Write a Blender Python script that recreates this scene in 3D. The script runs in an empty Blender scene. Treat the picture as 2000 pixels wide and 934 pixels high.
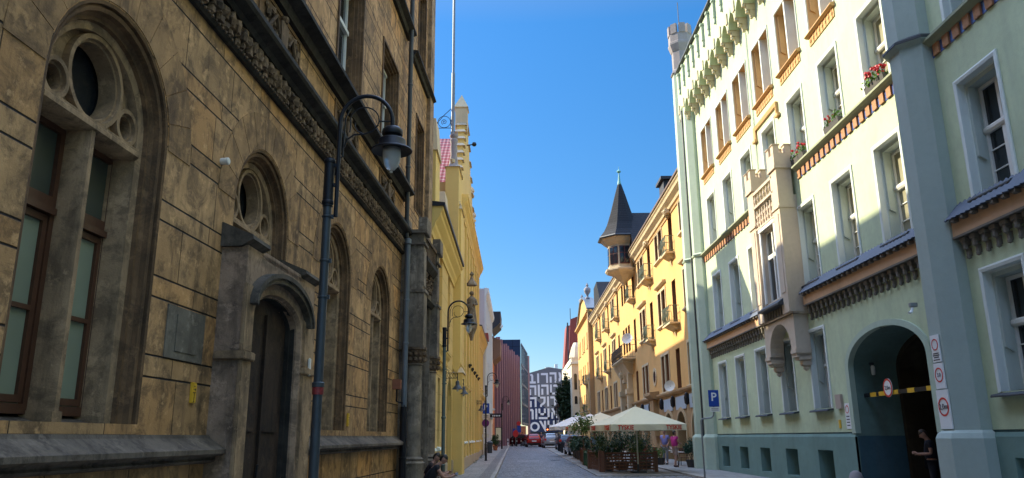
import bpy, bmesh, math, random
from mathutils import Vector, Matrix, geometry
random.seed(7)
R=math.radians
sc=bpy.context.scene
COL=sc.collection
def tag(o,label=None,cat=None,group=None,kind=None):
    if label: o['label']=label
    if cat: o['category']=cat
    if group: o['group']=group
    if kind: o['kind']=kind
    return o
def empty(name,loc=(0,0,0),rz=0,label=None,cat=None,group=None):
    o=bpy.data.objects.new(name,None); COL.objects.link(o)
    o.location=loc; o.rotation_euler=(0,0,rz); o.empty_display_size=.3
    return tag(o,label,cat,group)
def link(name,me,parent=None,loc=(0,0,0),rz=0):
    o=bpy.data.objects.new(name,me); COL.objects.link(o)
    o.location=loc; o.rotation_euler=(0,0,rz)
    if parent: o.parent=parent
    return o
def copy_tree(o,parent=None):
    c=o.copy(); COL.objects.link(c)
    if parent: c.parent=parent
    for ch in list(o.children): copy_tree(ch,c)
    return c
def ident(a,b,c): return (a,b,c)
class MB:
    """collects shapes; (a,b,c) go through T (facade coords: along street, out of wall, up)"""
    def __init__(s,T=None): s.T=T or ident; s.v=[]; s.f=[]; s.m=[]
    def add(s,pts,faces,m=0):
        b=len(s.v); s.v+= [s.T(*p) for p in pts]
        for f in faces: s.f.append([b+i for i in f]); s.m.append(m)
        return s
    def box(s,a0,a1,b0,b1,c0,c1,m=0):
        return s.add([(a0,b0,c0),(a1,b0,c0),(a1,b1,c0),(a0,b1,c0),(a0,b0,c1),(a1,b0,c1),(a1,b1,c1),(a0,b1,c1)],
            [(0,3,2,1),(4,5,6,7),(0,1,5,4),(1,2,6,5),(2,3,7,6),(3,0,4,7)],m)
    def quad(s,p,q,r,t,m=0): return s.add([p,q,r,t],[(0,1,2,3)],m)
    def poly(s,pts,m=0): return s.add(pts,[tuple(range(len(pts)))],m)
    def extr(s,pts,vec,m=0,caps=True):
        n=len(pts); P=list(pts)+[(p[0]+vec[0],p[1]+vec[1],p[2]+vec[2]) for p in pts]
        F=[(i,(i+1)%n,n+(i+1)%n,n+i) for i in range(n)]
        if caps: F+=[tuple(range(n)),tuple(range(2*n-1,n-1,-1))]
        return s.add(P,F,m)
    def prof(s,pr,u0,u1,m=0):   # profile (o,z) swept along u
        return s.extr([(u0,o,z) for o,z in pr],(u1-u0,0,0),m)
    def plate(s,pts,o0,o1,m=0): # (u,z) outline between two depths
        return s.extr([(u,o0,z) for u,z in pts],(0,o1-o0,0),m)
    def band(s,A,oA,B,oB,m=0,closed=False):
        n=len(A); P=[(u,oA,z) for u,z in A]+[(u,oB,z) for u,z in B]
        return s.add(P,[(i,(i+1)%n,n+(i+1)%n,n+i) for i in range(n if closed else n-1)],m)
    def holed(s,outer,holes,o0,o1,m=0):
        lp=[[Vector((u,z,0)) for u,z in outer]]+[[Vector((u,z,0)) for u,z in h] for h in holes]
        tri=geometry.tessellate_polygon(lp); flat=[p for l in lp for p in l]
        for o in (o0,o1): s.add([(p[0],o,p[1]) for p in flat],[tuple(t) for t in tri],m)
        for l in [outer]+holes: s.band(l,o0,l,o1,m,closed=True)
    def tube(s,path,r,seg=8,m=0,rs=None,cap=True):
        pts=[Vector(p) for p in path]; n=len(pts); rings=[]
        up=None
        for i,p in enumerate(pts):
            d=(pts[min(i+1,n-1)]-pts[max(i-1,0)]).normalized()
            if up is None:
                up=Vector((0,0,1)) if abs(d.z)<.9 else Vector((1,0,0))
            x=d.cross(up)
            if x.length<1e-4: x=d.cross(Vector((0,1,0)))
            x.normalize(); y=x.cross(d).normalized(); up=y
            rr=rs[i] if rs else r
            rings.append([tuple(p+x*rr*math.cos(2*math.pi*k/seg)+y*rr*math.sin(2*math.pi*k/seg)) for k in range(seg)])
        P=[q for g in rings for q in g]
        F=[(i*seg+k,i*seg+(k+1)%seg,(i+1)*seg+(k+1)%seg,(i+1)*seg+k) for i in range(n-1) for k in range(seg)]
        if cap: F+=[tuple(range(seg)),tuple(range((n-1)*seg,n*seg))]
        return s.add(P,F,m)
    def lathe(s,c,pr,seg=12,m=0,a0=0,cap=True):
        P=[(c[0]+r*math.cos(a0+2*math.pi*k/seg),c[1]+r*math.sin(a0+2*math.pi*k/seg),c[2]+z) for r,z in pr for k in range(seg)]
        n=len(pr)
        F=[(i*seg+k,i*seg+(k+1)%seg,(i+1)*seg+(k+1)%seg,(i+1)*seg+k) for i in range(n-1) for k in range(seg)]
        if cap: F+=[tuple(range(seg)),tuple(range((n-1)*seg,n*seg))]
        return s.add(P,F,m)
    def ball(s,c,r,seg=8,m=0,sx=1,sy=1,sz=1,jit=0):
        P=[];rings=max(3,seg//2)
        for i in range(rings+1):
            th=math.pi*i/rings
            for k in range(seg):
                ph=2*math.pi*k/seg; j=1+random.uniform(-jit,jit) if jit else 1
                P.append((c[0]+r*sx*j*math.sin(th)*math.cos(ph),c[1]+r*sy*j*math.sin(th)*math.sin(ph),c[2]+r*sz*j*math.cos(th)))
        F=[(i*seg+k,(i+1)*seg+k,(i+1)*seg+(k+1)%seg,i*seg+(k+1)%seg) for i in range(rings) for k in range(seg)]
        return s.add(P,F,m)
    def mesh(s,name,mats,smooth=False,fix=True,bevel=0):
        me=bpy.data.meshes.new(name); me.from_pydata(s.v,[],s.f)
        for mt in (mats if isinstance(mats,(list,tuple)) else [mats]): me.materials.append(mt)
        me.polygons.foreach_set('material_index',s.m)
        if fix:
            bm=bmesh.new(); bm.from_mesh(me)
            bmesh.ops.recalc_face_normals(bm,faces=bm.faces)
            if bevel:
                bmesh.ops.remove_doubles(bm,verts=bm.verts,dist=1e-5)
                es=[e for e in bm.edges if len(e.link_faces)==2 and e.calc_face_angle(0)>.6]
                bmesh.ops.bevel(bm,geom=es,offset=bevel,segments=2,affect='EDGES',clamp_overlap=True)
            bm.to_mesh(me); bm.free()
        if smooth:
            for p in me.polygons: p.use_smooth=True
            if smooth is not True: me.set_sharp_from_angle(angle=R(smooth))
        me.update(); return me
    def build(s,name,mats,parent=None,loc=(0,0,0),rz=0,**k):
        return link(name,s.mesh(name,mats,**k),parent,loc,rz)
def arch(uc,hw,zs,rise,n=16,pointed=False):
    P=[]
    for i in range(n+1):
        t=-1+2*i/n
        if pointed:
            a=abs(t); # two arcs meeting at a point
            k=math.cos(math.asin(min(1,(1-a+0)/1.0*0.999))) if False else None
            z=math.sqrt(max(0,4-(1+a)**2))/math.sqrt(3)
            P.append((uc+hw*t,zs+rise*z))
        else:
            th=math.pi*(1-i/n); P.append((uc+hw*math.cos(th),zs+rise*math.sin(th)))
    return P
def jamb(uc,hw,z0,zs,rise,n=16,pointed=False):
    return [(uc-hw,z0)]+arch(uc,hw,zs,rise,n,pointed)+[(uc+hw,z0)]
def circ(uc,zc,r,n=28): return [(uc+r*math.cos(2*math.pi*k/n),zc+r*math.sin(2*math.pi*k/n)) for k in range(n)]
def wall(mb,u0,u1,z0,z1,holes,o=0,m=0):
    """flat wall with openings; hole=(ua,ub,za,zb,arch_pts or None)"""
    U=sorted({u0,u1,*[h[0] for h in holes],*[h[1] for h in holes]}); U=[u for u in U if u0<=u<=u1]
    for a,b in zip(U,U[1:]):
        if b-a<1e-5: continue
        mid=(a+b)/2; cuts=sorted([(h[2],h[3]) for h in holes if h[0]<mid<h[1]]); z=z0
        for c,d in cuts:
            if c>z+1e-5: mb.quad((a,o,z),(b,o,z),(b,o,c),(a,o,c),m)
            z=max(z,d)
        if z1>z+1e-5: mb.quad((a,o,z),(b,o,z),(b,o,z1),(a,o,z1),m)
    for h in holes:
        if h[4]:
            A=h[4]
            for p,q in zip(A,A[1:]): mb.quad((p[0],o,p[1]),(q[0],o,q[1]),(q[0],o,h[3]),(p[0],o,h[3]),m)
class Fc:
    def __init__(s,x0,az,side,u0):
        s.x0,s.a,s.side,s.u0=x0,R(az),side,u0
        s.base=(x0+math.sin(s.a)*u0,math.cos(s.a)*u0,0)
    def T(s,u,o,z): return (s.side*o,u-s.u0,z)
    def root(s,name,label,cat='building',group=None): return empty(name,s.base,-s.a,label,cat,group)
    def W(s,u,o,z=0):
        return (s.x0+math.sin(s.a)*u+s.side*o*math.cos(s.a), math.cos(s.a)*u-s.side*o*math.sin(s.a), z)
def TS(side): return lambda u,o,z:(side*o,u,z)
# ---------- materials
class NT:
    def __init__(s,name):
        s.mat=bpy.data.materials.new(name); s.mat.use_nodes=True; s.t=s.mat.node_tree; s.n=s.t.nodes
        s.bsdf=s.n['Principled BSDF']; s.co=s.n.new('ShaderNodeTexCoord').outputs['Object']
    def L(s,a,b): s.t.links.new(a,b)
    def set(s,sock,v):
        if hasattr(v,'links') or isinstance(v,bpy.types.NodeSocket): s.L(v,sock)
        else: sock.default_value=v
    def math(s,op,a,b=0,c=0,clamp=False):
        n=s.n.new('ShaderNodeMath'); n.operation=op; n.use_clamp=clamp
        for i,x in enumerate((a,b,c)): s.set(n.inputs[i],x)
        return n.outputs[0]
    def mapv(s,scale=(1,1,1),loc=(0,0,0),vec=None):
        n=s.n.new('ShaderNodeMapping'); n.inputs['Scale'].default_value=scale; n.inputs['Location'].default_value=loc
        s.L(vec or s.co,n.inputs['Vector']); return n.outputs[0]
    def noise(s,scale=1,detail=4,rough=.6,vec=None,dist=0):
        n=s.n.new('ShaderNodeTexNoise'); n.inputs['Scale'].default_value=scale; n.inputs['Detail'].default_value=detail
        n.inputs['Roughness'].default_value=rough; n.inputs['Distortion'].default_value=dist
        s.L(vec or s.co,n.inputs['Vector']); return n.outputs['Fac']
    def ramp(s,f,a,b):
        n=s.n.new('ShaderNodeMapRange'); n.inputs[1].default_value=a; n.inputs[2].default_value=b; n.clamp=True
        s.set(n.inputs[0],f); return n.outputs[0]
    def mix(s,f,a,b,mode='MIX'):
        n=s.n.new('ShaderNodeMix'); n.data_type='RGBA'; n.blend_type=mode
        s.set(n.inputs[0],f)
        for i,x in ((6,a),(7,b)):
            if isinstance(x,(tuple,list)): n.inputs[i].default_value=(*x[:3],1)
            else: s.L(x,n.inputs[i])
        return n.outputs[2]
    def sep(s,vec=None):
        n=s.n.new('ShaderNodeSeparateXYZ'); s.L(vec or s.co,n.inputs[0]); return n.outputs
    def comb(s,x,y,z):
        n=s.n.new('ShaderNodeCombineXYZ')
        for i,v in enumerate((x,y,z)): s.set(n.inputs[i],v)
        return n.outputs[0]
    def white(s,vec):
        n=s.n.new('ShaderNodeTexWhiteNoise'); s.L(vec,n.inputs['Vector']); return n.outputs['Value']
    def color(s,c):
        if isinstance(c,(tuple,list)): s.bsdf.inputs['Base Color'].default_value=(*c[:3],1)
        else: s.L(c,s.bsdf.inputs['Base Color'])
    def bump(s,h,dist=.01,strength=1):
        n=s.n.new('ShaderNodeBump'); n.inputs['Distance'].default_value=dist; n.inputs['Strength'].default_value=strength
        s.L(h,n.inputs['Height']); s.L(n.outputs[0],s.bsdf.inputs['Normal'])
    def props(s,rough=.8,metal=0,spec=.3,**k):
        s.set(s.bsdf.inputs['Roughness'],rough); s.bsdf.inputs['Metallic'].default_value=metal
        s.bsdf.inputs['Specular IOR Level'].default_value=spec
        for a,b in k.items(): s.bsdf.inputs[a.replace('_',' ')].default_value=b
        return s.mat
def mul(c,k): return tuple(x*k for x in c)
def plaster(name,c,var=.12,streak=.15,rough=.85,bscale=45,bd=.004,joint=None,stain=(.10,.085,.06),spec=.25):
    t=NT(name)
    col=t.mix(t.ramp(t.noise(.7,5),.3,.7),mul(c,1-var),mul(c,1+var*.6))
    col=t.mix(t.math('MULTIPLY',t.ramp(t.noise(6,6),.45,.75),.35*var/.12),col,mul(c,.72))
    st=t.ramp(t.noise(1,6,.65,t.mapv((2.2,2.2,.25))),.5,.8)
    col=t.mix(t.math('MULTIPLY',st,streak),col,stain)
    h=t.noise(bscale,4)
    if joint:
        ph,pw,dark=joint; x,y,z=t.sep()
        r=t.math('DIVIDE',z,ph); row=t.math('FLOOR',r); fr=t.math('MULTIPLY',t.math('FRACT',r),ph)
        yy=t.math('ADD',y,t.math('MULTIPLY',row,pw*.5)); c2=t.math('DIVIDE',yy,pw); fc=t.math('MULTIPLY',t.math('FRACT',c2),pw)
        j=t.math('MINIMUM',fr,fc); jm=t.math('SUBTRACT',1,t.ramp(j,.006,.02))
        blk=t.white(t.comb(row,t.math('FLOOR',c2),0))
        col=t.mix(t.math('MULTIPLY',blk,.18),col,mul(c,.8)); col=t.mix(t.math('MULTIPLY',jm,dark),col,mul(c,.3))
        h=t.math('SUBTRACT',t.math('MULTIPLY',h,.2),jm); bd=.012
    t.color(col); t.bump(h,bd); return t.props(rough,0,spec)
def simple(name,c,rough=.5,metal=0,spec=.4,var=.15,scale=12,bd=.001,**k):
    t=NT(name); n=t.noise(scale,4)
    t.color(t.mix(n,mul(c,1-var),mul(c,1+var))); t.bump(n,bd)
    return t.props(rough,metal,spec,**k)
def weathered_stone(name,base,dark,joints=True):
    t=NT(name); x,y,z=t.sep()
    n1=t.ramp(t.noise(.9,6,.62),.34,.68); n2=t.ramp(t.noise(3.0,9,.74,dist=.5),.47,.60)
    n3=t.ramp(t.noise(1,7,.7,t.mapv((3.5,3.5,.5))),.52,.66)
    col=t.mix(n1,mul(base,.5),mul(base,1.22))
    if joints:
        r=t.math('DIVIDE',t.math('SUBTRACT',z,2.20),.78); row=t.math('FLOOR',r); fr=t.math('FRACT',r)
        sh=t.math('GREATER_THAN',fr,.27)
        d1=t.math('MULTIPLY',fr,.78); d2=t.math('ABSOLUTE',t.math('MULTIPLY',t.math('SUBTRACT',fr,.27),.78)); d3=t.math('MULTIPLY',t.math('SUBTRACT',1,fr),.78)
        rid=t.math('ADD',t.math('MULTIPLY',row,2),sh)
        off=t.math('MULTIPLY',t.white(t.comb(rid,3,0)),1.2)
        cc=t.math('DIVIDE',t.math('ADD',y,off),1.22); fc=t.math('FRACT',cc)
        d4=t.math('MULTIPLY',fc,1.22)
        jd=t.math('MINIMUM',t.math('MINIMUM',d1,d2),t.math('MINIMUM',d3,d4))
        jm=t.math('SUBTRACT',1,t.ramp(jd,.005,.013))
        blk=t.white(t.comb(rid,t.math('FLOOR',cc),1))
        col=t.mix(t.math('MULTIPLY',blk,.8),col,t.mix(t.math('FRACT',t.math('MULTIPLY',blk,7.3)),mul(base,.38),(base[0]*1.12,base[1]*.95,base[2]*.72)))
    col=t.mix(t.math('MULTIPLY',n3,.72),col,dark)
    col=t.mix(t.math('MULTIPLY',n2,.62),col,mul(dark,.9))
    spk=t.ramp(t.noise(26,5,.7),.64,.72)
    col=t.mix(t.math('MULTIPLY',spk,.5),col,mul(dark,.5))
    lt=t.ramp(t.noise(5,6,.7,t.mapv((1,1,1),(7,3,2))),.56,.64)
    col=t.mix(t.math('MULTIPLY',lt,.45),col,mul(base,1.5))
    h=t.math('ADD',t.math('MULTIPLY',t.noise(9,6,.65),.5),t.math('MULTIPLY',t.noise(70,4),.25))
    if joints:
        col=t.mix(jm,col,(.015,.012,.008)); h=t.math('SUBTRACT',h,t.math('MULTIPLY',jm,1.2))
    t.color(col); t.bump(h,.014); return t.props(.82,0,.25)
M={}
M['stone']=weathered_stone('weathered_sandstone',(.56,.335,.15),(.07,.045,.027))
M['stone_plain']=weathered_stone('sandstone_trim',(.40,.265,.145),(.09,.062,.038),False)
M['stone_brown']=weathered_stone('brown_moulding_stone',(.20,.115,.055),(.05,.032,.018),False)
M['stone_grey']=weathered_stone('grey_door_stone',(.38,.26,.17),(.085,.06,.04),False)
M['stone_dark']=weathered_stone('sooty_stone',(.045,.04,.033),(.012,.011,.009),False)
M['carved']=weathered_stone('carved_sooty_stone',(.22,.145,.085),(.028,.02,.014),False)
M['buttress']=weathered_stone('buttress_stone',(.28,.225,.165),(.08,.065,.048),False)
M['brown_wood']=simple('brown_window_wood',(.088,.038,.02),.45,var=.3,scale=20)
M['dark_wood']=weathered_stone('peeling_door_paint',(.055,.034,.022),(.012,.01,.009),False)
def glass(name,c,rough=.06,spec=.6,wav=.0):
    t=NT(name); n=t.noise(1.5,2); t.color(t.mix(n,mul(c,.7),mul(c,1.25)))
    if wav: t.bump(t.noise(3,2),wav)
    return t.props(rough,0,spec)
M['glass_dark']=glass('dark_window_glass',(.018,.022,.026),.05,.6,.003)
M['glass_dim']=glass('dim_glass',(.06,.07,.055),.2,.5)
M['glass_green']=glass('greenish_frosted_glass',(.23,.265,.19),.4,.35)
M['glass_blue']=glass('blue_office_glass',(.08,.14,.22),.05,.9)
M['hood']=weathered_stone('mossy_dark_stone',(.115,.095,.07),(.03,.028,.02),False)
M['glass_curtain']=glass('curtained_glass',(.34,.32,.22),.12,.5,.002)
M['iron']=simple('black_painted_iron',(.010,.011,.015),.45,0,.35,.25)
M['zinc']=simple('zinc_blue_grey',(.13,.15,.17),.42,.3,.5,.3,3)
M['zinc_dark']=simple('dark_zinc',(.05,.055,.06),.5,.2,.5,.3,3)
M['green_wall']=plaster('pale_green_plaster',(.54,.61,.395),.13,.30,stain=(.25,.27,.22))
M['green_side']=plaster('green_plaster_column',(.45,.53,.41),.08,.15,stain=(.2,.24,.2))
M['teal_plinth']=plaster('teal_plinth_plaster',(.17,.265,.23),.12,.3,stain=(.1,.14,.13))
M['white_trim']=plaster('white_window_trim',(.70,.74,.68),.04,.05)
M['grey_reveal']=plaster('grey_green_reveal',(.50,.56,.50),.06,.1)
M['white_wood']=simple('white_window_wood',(.78,.77,.70),.4,var=.05)
M['orange_trim']=plaster('orange_terracotta',(.62,.37,.16),.12,.1)
M['orange_band']=plaster('orange_plaster_band',(.62,.38,.22),.1,.2)
M['corbel']=plaster('dark_corbel_stone',(.19,.165,.13),.2,.3)
M['corbel_cream']=plaster('cream_corbel_stone',(.60,.52,.34),.1,.1)
M['oriel']=plaster('pinkish_oriel_stone',(.60,.49,.37),.10,.25)
M['olive']=plaster('olive_ledge',(.33,.35,.23),.1,.2)
M['blue_tile']=simple('blue_grey_glazed_tile',(.042,.058,.09),.55,0,.6,.35,6)
M['brick_orange']=simple('terracotta_block',(.42,.20,.09),.7,var=.4,scale=14,bd=.02)
M['blue_glaze']=simple('blue_glazed_niche',(.09,.14,.36),.2,0,.6,.2)
M['yellow_wall']=plaster('ochre_yellow_plaster',(.70,.41,.145),.08,.12,stain=(.3,.18,.08))
M['yellow_left']=plaster('lemon_yellow_plaster',(.70,.49,.185),.05,.10,joint=(.62,1.5,.45),stain=(.35,.25,.1))
M['yellow_smooth']=plaster('lemon_yellow_trim',(.72,.51,.17),.05,.12,stain=(.35,.25,.1))
M['cream_stone']=plaster('cream_sandstone',(.62,.49,.30),.12,.3)
M['cream_wall']=plaster('cream_plaster',(.76,.68,.50),.07,.15)
M['beige_plinth']=plaster('beige_granite_plinth',(.44,.36,.25),.1,.25)
M['tan_stone']=plaster('tan_arcade_stone',(.40,.255,.12),.15,.35)
M['red_frame']=simple('maroon_window_frame',(.12,.03,.02),.5)
M['slate']=simple('dark_slate',(.03,.03,.035),.55,0,.4,.5,25,.02)
M['copper']=simple('green_copper',(.18,.42,.36),.5)
M['rail_green']=simple('verdigris_iron',(.10,.14,.10),.5)
M['terracotta_roof']=simple('red_clay_tile',(.27,.05,.035),.6,var=.3)
# ================= ground
def gz(y): return 0 if y<35 else min((y-35)*.0075,.95)
YS=[-30,-10,0,10,20,30,35,40,50,60,70,80,90,100,110,118,126,134,142,150,161.7,200,300,500]
def sheet(name,x0,x1,dz,mat,ys=None,side=0.0,kind='structure'):
    ys=ys or YS; mb=MB()
    f=lambda v,y:v(y) if callable(v) else v
    for a,b in zip(ys,ys[1:]):
        P=[(f(x0,a),a,gz(a)+dz),(f(x1,a),a,gz(a)+dz),(f(x1,b),b,gz(b)+dz),(f(x0,b),b,gz(b)+dz)]
        mb.poly(P)
        if side:
            for i,j in ((0,3),(1,2)):
                p,q=P[i],P[j]; mb.quad(p,q,(q[0],q[1],q[2]-side),(p[0],p[1],p[2]-side))
            if a==ys[0]: p,q=P[0],P[1]; mb.quad(p,q,(q[0],q[1],q[2]-side),(p[0],p[1],p[2]-side))
            if b==ys[-1]: p,q=P[3],P[2]; mb.quad(p,q,(q[0],q[1],q[2]-side),(p[0],p[1],p[2]-side))
    return tag(mb.build(name,mat,fix=False),kind=kind)
def setts(name,c,sw,sh,bd=.012,gap=.12,var=.45,offset=.5,rough=.6):
    t=NT(name); x,y,z=t.sep()
    wv=t.math('MULTIPLY',t.math('SUBTRACT',t.noise(1.3,2),.5),.12)
    a=t.math('DIVIDE',t.math('ADD',y,wv),sh); row=t.math('FLOOR',a); fa=t.math('FRACT',a)
    jit=t.math('MULTIPLY',t.math('SUBTRACT',t.noise(9,2),.5),.5)
    b=t.math('ADD',t.math('DIVIDE',x,sw),t.math('ADD',t.math('MULTIPLY',t.white(t.comb(row,1,0)),1.0),t.math('MULTIPLY',jit,.3))); cb=t.math('FLOOR',b); fb=t.math('FRACT',b)
    da=t.math('MINIMUM',fa,t.math('SUBTRACT',1,fa)); db=t.math('MINIMUM',fb,t.math('SUBTRACT',1,fb))
    dd=t.math('MINIMUM',t.math('MULTIPLY',da,sh/sw),db); hgt=t.ramp(dd,gap*.35,gap*1.9)
    rnd=t.white(t.comb(row,cb,2))
    col=t.mix(rnd,mul(c,1-var),mul(c,1+var)); col=t.mix(t.math('MULTIPLY',t.ramp(t.noise(.35,4),.4,.65),.35),col,mul(c,1.5))
    col=t.mix(t.math('SUBTRACT',1,t.ramp(dd,gap*.3,gap*.9)),col,mul(c,.28))
    t.color(col); t.bump(t.math('ADD',hgt,t.math('MULTIPLY',t.noise(40,3),.25)),bd); return t.props(rough,0,.35)
M['cobble']=setts('granite_setts',(.20,.20,.205),.26,.20,.03,.16,.5)
M['pave']=setts('concrete_slabs',(.25,.235,.21),.5,.75,.006,.02,.12,rough=.8)
M['mosaic']=setts('small_mosaic_setts',(.17,.155,.14),.10,.10,.01,.10,.4)
M['kerb']=setts('granite_kerb',(.30,.28,.25),3,1.0,.005,.012,.12,rough=.75)
M['earth']=plaster('ground_asphalt',(.10,.10,.10),.2,.1)
sheet('ground',-400,400,-.03,M['earth'],[-100]+YS[1:-1]+[1500])
KX=lambda y:-.85+.0032*max(0,y) if y<118 else -.47
RX=lambda y:7.0
Yp=[-20,0,10,20,30,35,50,65,80,95,112]
sheet('road',-.9,7.05,0,M['cobble'],YS[:-2])
tag(sheet('cross_street',-60,60,.004,M['earth'],[116,126,134,142,147]),kind='structure')
WL=lambda y:-3.93+.0512*y-.3 if y<24.6 else -2.95
sheet('pavement_left',WL,lambda y:KX(y)-.16,.12,M['pave'],Yp,.12)
sheet('mosaic_strip_left',lambda y:KX(y)-.62,lambda y:KX(y)-.17,.124,M['mosaic'],Yp)
sheet('wall_strip_left',WL,lambda y:WL(y)+.65,.124,M['mosaic'],Yp)
sheet('kerb_left',lambda y:KX(y)-.16,KX,.125,M['kerb'],Yp,.125)
Yq=[-20,0,10,20,30,35,50,65,80,95,112]
sheet('pavement_right',7.2,9.75,.10,M['pave'],Yq,.10)
sheet('kerb_right',7.04,7.2,.105,M['kerb'],Yq,.105)
sheet('worn_road_paint',.2,1.6,.004,simple('worn_paint',(.42,.42,.42),.7,var=.4),[51.0,51.5])
sheet('parking_bay',3.45,7.04,.035,M['pave'],[33.4]+[y for y in YS if 33.4<y<=110],.035)
for i,(x,y) in enumerate(((1.9,31.5),(2.7,52))):
    mb=MB(); mb.lathe((0,0,0),[(.34,0),(.34,.012),(.30,.012),(.30,.006),(.0,.006)],20,cap=False); o=mb.build('manhole_cover',M['zinc_dark'] if 'zinc_dark' in M else None,None,(x,y,gz(y)+.002)); tag(o,['round iron manhole cover in the setts near the cafe corner','round iron manhole cover farther up the road'][i],'manhole cover')
# ================= dark sandstone building, left foreground
L1=Fc(-3.93,2.93,1,-10)
B=L1.root('stone_building','sooty brown sandstone building with tall arched windows and a carved black cornice','building')
T=L1.T
W_GF=[-4.6,-.9,2.8,6.5,10.2,13.9,17.6]; ZS=4.5; RW=.98
hol=[]
for u in W_GF:
    z0=1.75
    if u==10.2: z0=3.3
    hol.append((u-RW,u+RW,z0,ZS+RW,arch(u,RW,ZS,RW)))
W_UP=[-.7,3.0,6.55,10.3,14.05,17.8]
for u in W_UP: hol.append((u-.88,u+.88,8.06,10.95,None)); 
for u in W_UP: hol.append((u-.85,u+.85,12.85,15.6,None)); 
for u in W_UP: hol.append((u-.85,u+.85,17.2,19.6,None))
for z,h in ((8.06,2.9),(12.85,2.7),(17.2,2.4)): hol.append((21.5,22.75,z,z+h,None))
# door holes
hol.append((9.28,11.12,.12,3.3,None))
hol.append((20.4,22.15,.5,5.9,None))
w=MB(T); wall(w,-10,24,0,22,hol)
w.quad((-10,0,0),(-10,-12,0),(-10,-12,22),(-10,0,22)); w.quad((24,0,0),(24,-12,0),(24,-12,22),(24,0,22)); w.quad((-10,-12,0),(24,-12,0),(24,-12,22),(-10,-12,22))
w.quad((-10,0,22),(24,0,22),(24,-12,22),(-10,-12,22))
w.build('wall',M['stone'],B)
# interior dark lining so openings never show daylight
w=MB(T); w.box(-9.9,23.9,-1.6,-1.5,.1,21.8); w.build('inner_wall',M['stone_dark'],B)
# voussoir rings
for u in W_GF:
    mb=MB(T); n=11
    for i in range(n):
        a0=math.pi*i/n+.004; a1=math.pi*(i+1)/n-.004; r0,r1=RW+.012,RW+.50
        pts=[(u+r*math.cos(a),ZS+r*math.sin(a)) for r,a in ((r0,a0),(r1,a0),(r1,(a0+a1)/2),(r1,a1),(r0,a1),(r0,(a0+a1)/2))]
        mb.plate(pts,-.02,.008)
    mb.build('voussoirs',M['stone_arch'] if 'stone_arch' in M else M.setdefault('stone_arch',weathered_stone('arch_stone',(.42,.245,.105),(.08,.048,.028),False)),B)
# arched window unit (built once around u=0, z absolute)
def gf_window(z0,door=False):
    t=TS(1); parts=[]
    # stepped moulded surround
    mb=MB(t); steps=[(RW,0),(RW-.03,-.01),(RW-.03,-.055),(RW-.06,-.03),(RW-.09,-.045),(RW-.10,-.10),(RW-.13,-.13),(RW-.16,-.13),(RW-.17,-.17)]
    for (r0,o0),(r1,o1) in zip(steps,steps[1:]): mb.band(jamb(0,r0,z0,ZS,r0),o0,jamb(0,r1,z0,ZS,r1),o1)
    parts.append(('moulded_surround',mb.mesh('moulded_surround',M['stone_brown'],smooth=35)))
    # stone tracery and inner jamb
    mb=MB(t); hw=RW-.17; zt=ZS-.17
    mb.band(jamb(0,hw,z0,ZS,hw),-.17,jamb(0,hw-.07,z0,ZS,hw-.07),-.19); hi=hw-.07
    mb.band(jamb(0,hi,z0,ZS,hi),-.19,jamb(0,hi-.05,z0,ZS,hi-.05),-.45)
    R1c=.43; zc=ZS+hi-R1c-.005
    base=[(-hi,zt+.08)]+arch(0,hi,ZS,hi,28)+[(hi,zt+.08)]
    holes=[circ(0,zc,R1c-.035,32),circ(-.56,ZS+.08,.15,20),circ(.56,ZS+.08,.15,20)]
    mb.holed(base,holes,-.27,-.42)
    for (cu,cz,r) in ((0,zc,R1c),(-.56,ZS+.08,.185),(.56,ZS+.08,.185)):
        for ra,rb,o0,o1 in ((r,r-.045,-.20,-.28),(r-.045,r-.075,-.235,-.40)):
            mb.band(circ(cu,cz,ra,32),o0,circ(cu,cz,rb,32),o0,closed=True); mb.band(circ(cu,cz,ra,32),o0,circ(cu,cz,ra,32),o1,closed=True); mb.band(circ(cu,cz,rb,32),o0,circ(cu,cz,rb-.01,32),o1,closed=True)
    # cusps of the big circle
    mb.prof([(-.15,zt),(-.15,zt+.045),(-.19,zt+.075),(-.19,zt+.1),(-.45,zt+.1),(-.45,zt-.03),(-.19,zt-.03)],-hi,hi)
    mb.add([(-.028,-.17,z0+.08),(.028,-.17,z0+.08),(.028,-.17,zt),(-.028,-.17,zt),(-.05,-.22,z0+.08),(.05,-.22,z0+.08),(.05,-.22,zt),(-.05,-.22,zt),(-.055,-.45,z0),(.055,-.45,z0),(.055,-.45,zt),(-.055,-.45,zt)],
      [(0,1,2,3),(0,3,7,4),(1,5,6,2),(4,7,11,8),(5,9,10,6)])
    if not door: mb.prof([(-.16,z0-.02),(-.16,z0+.09),(-.25,z0+.1),(-.45,z0+.1),(-.45,z0-.02)],-.065,.065)
    parts.append(('stone_tracery',mb.mesh('stone_tracery',M['stone_plain'],smooth=40)))
    return parts
U1=gf_window(1.75); U2=gf_window(3.3,True)
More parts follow.
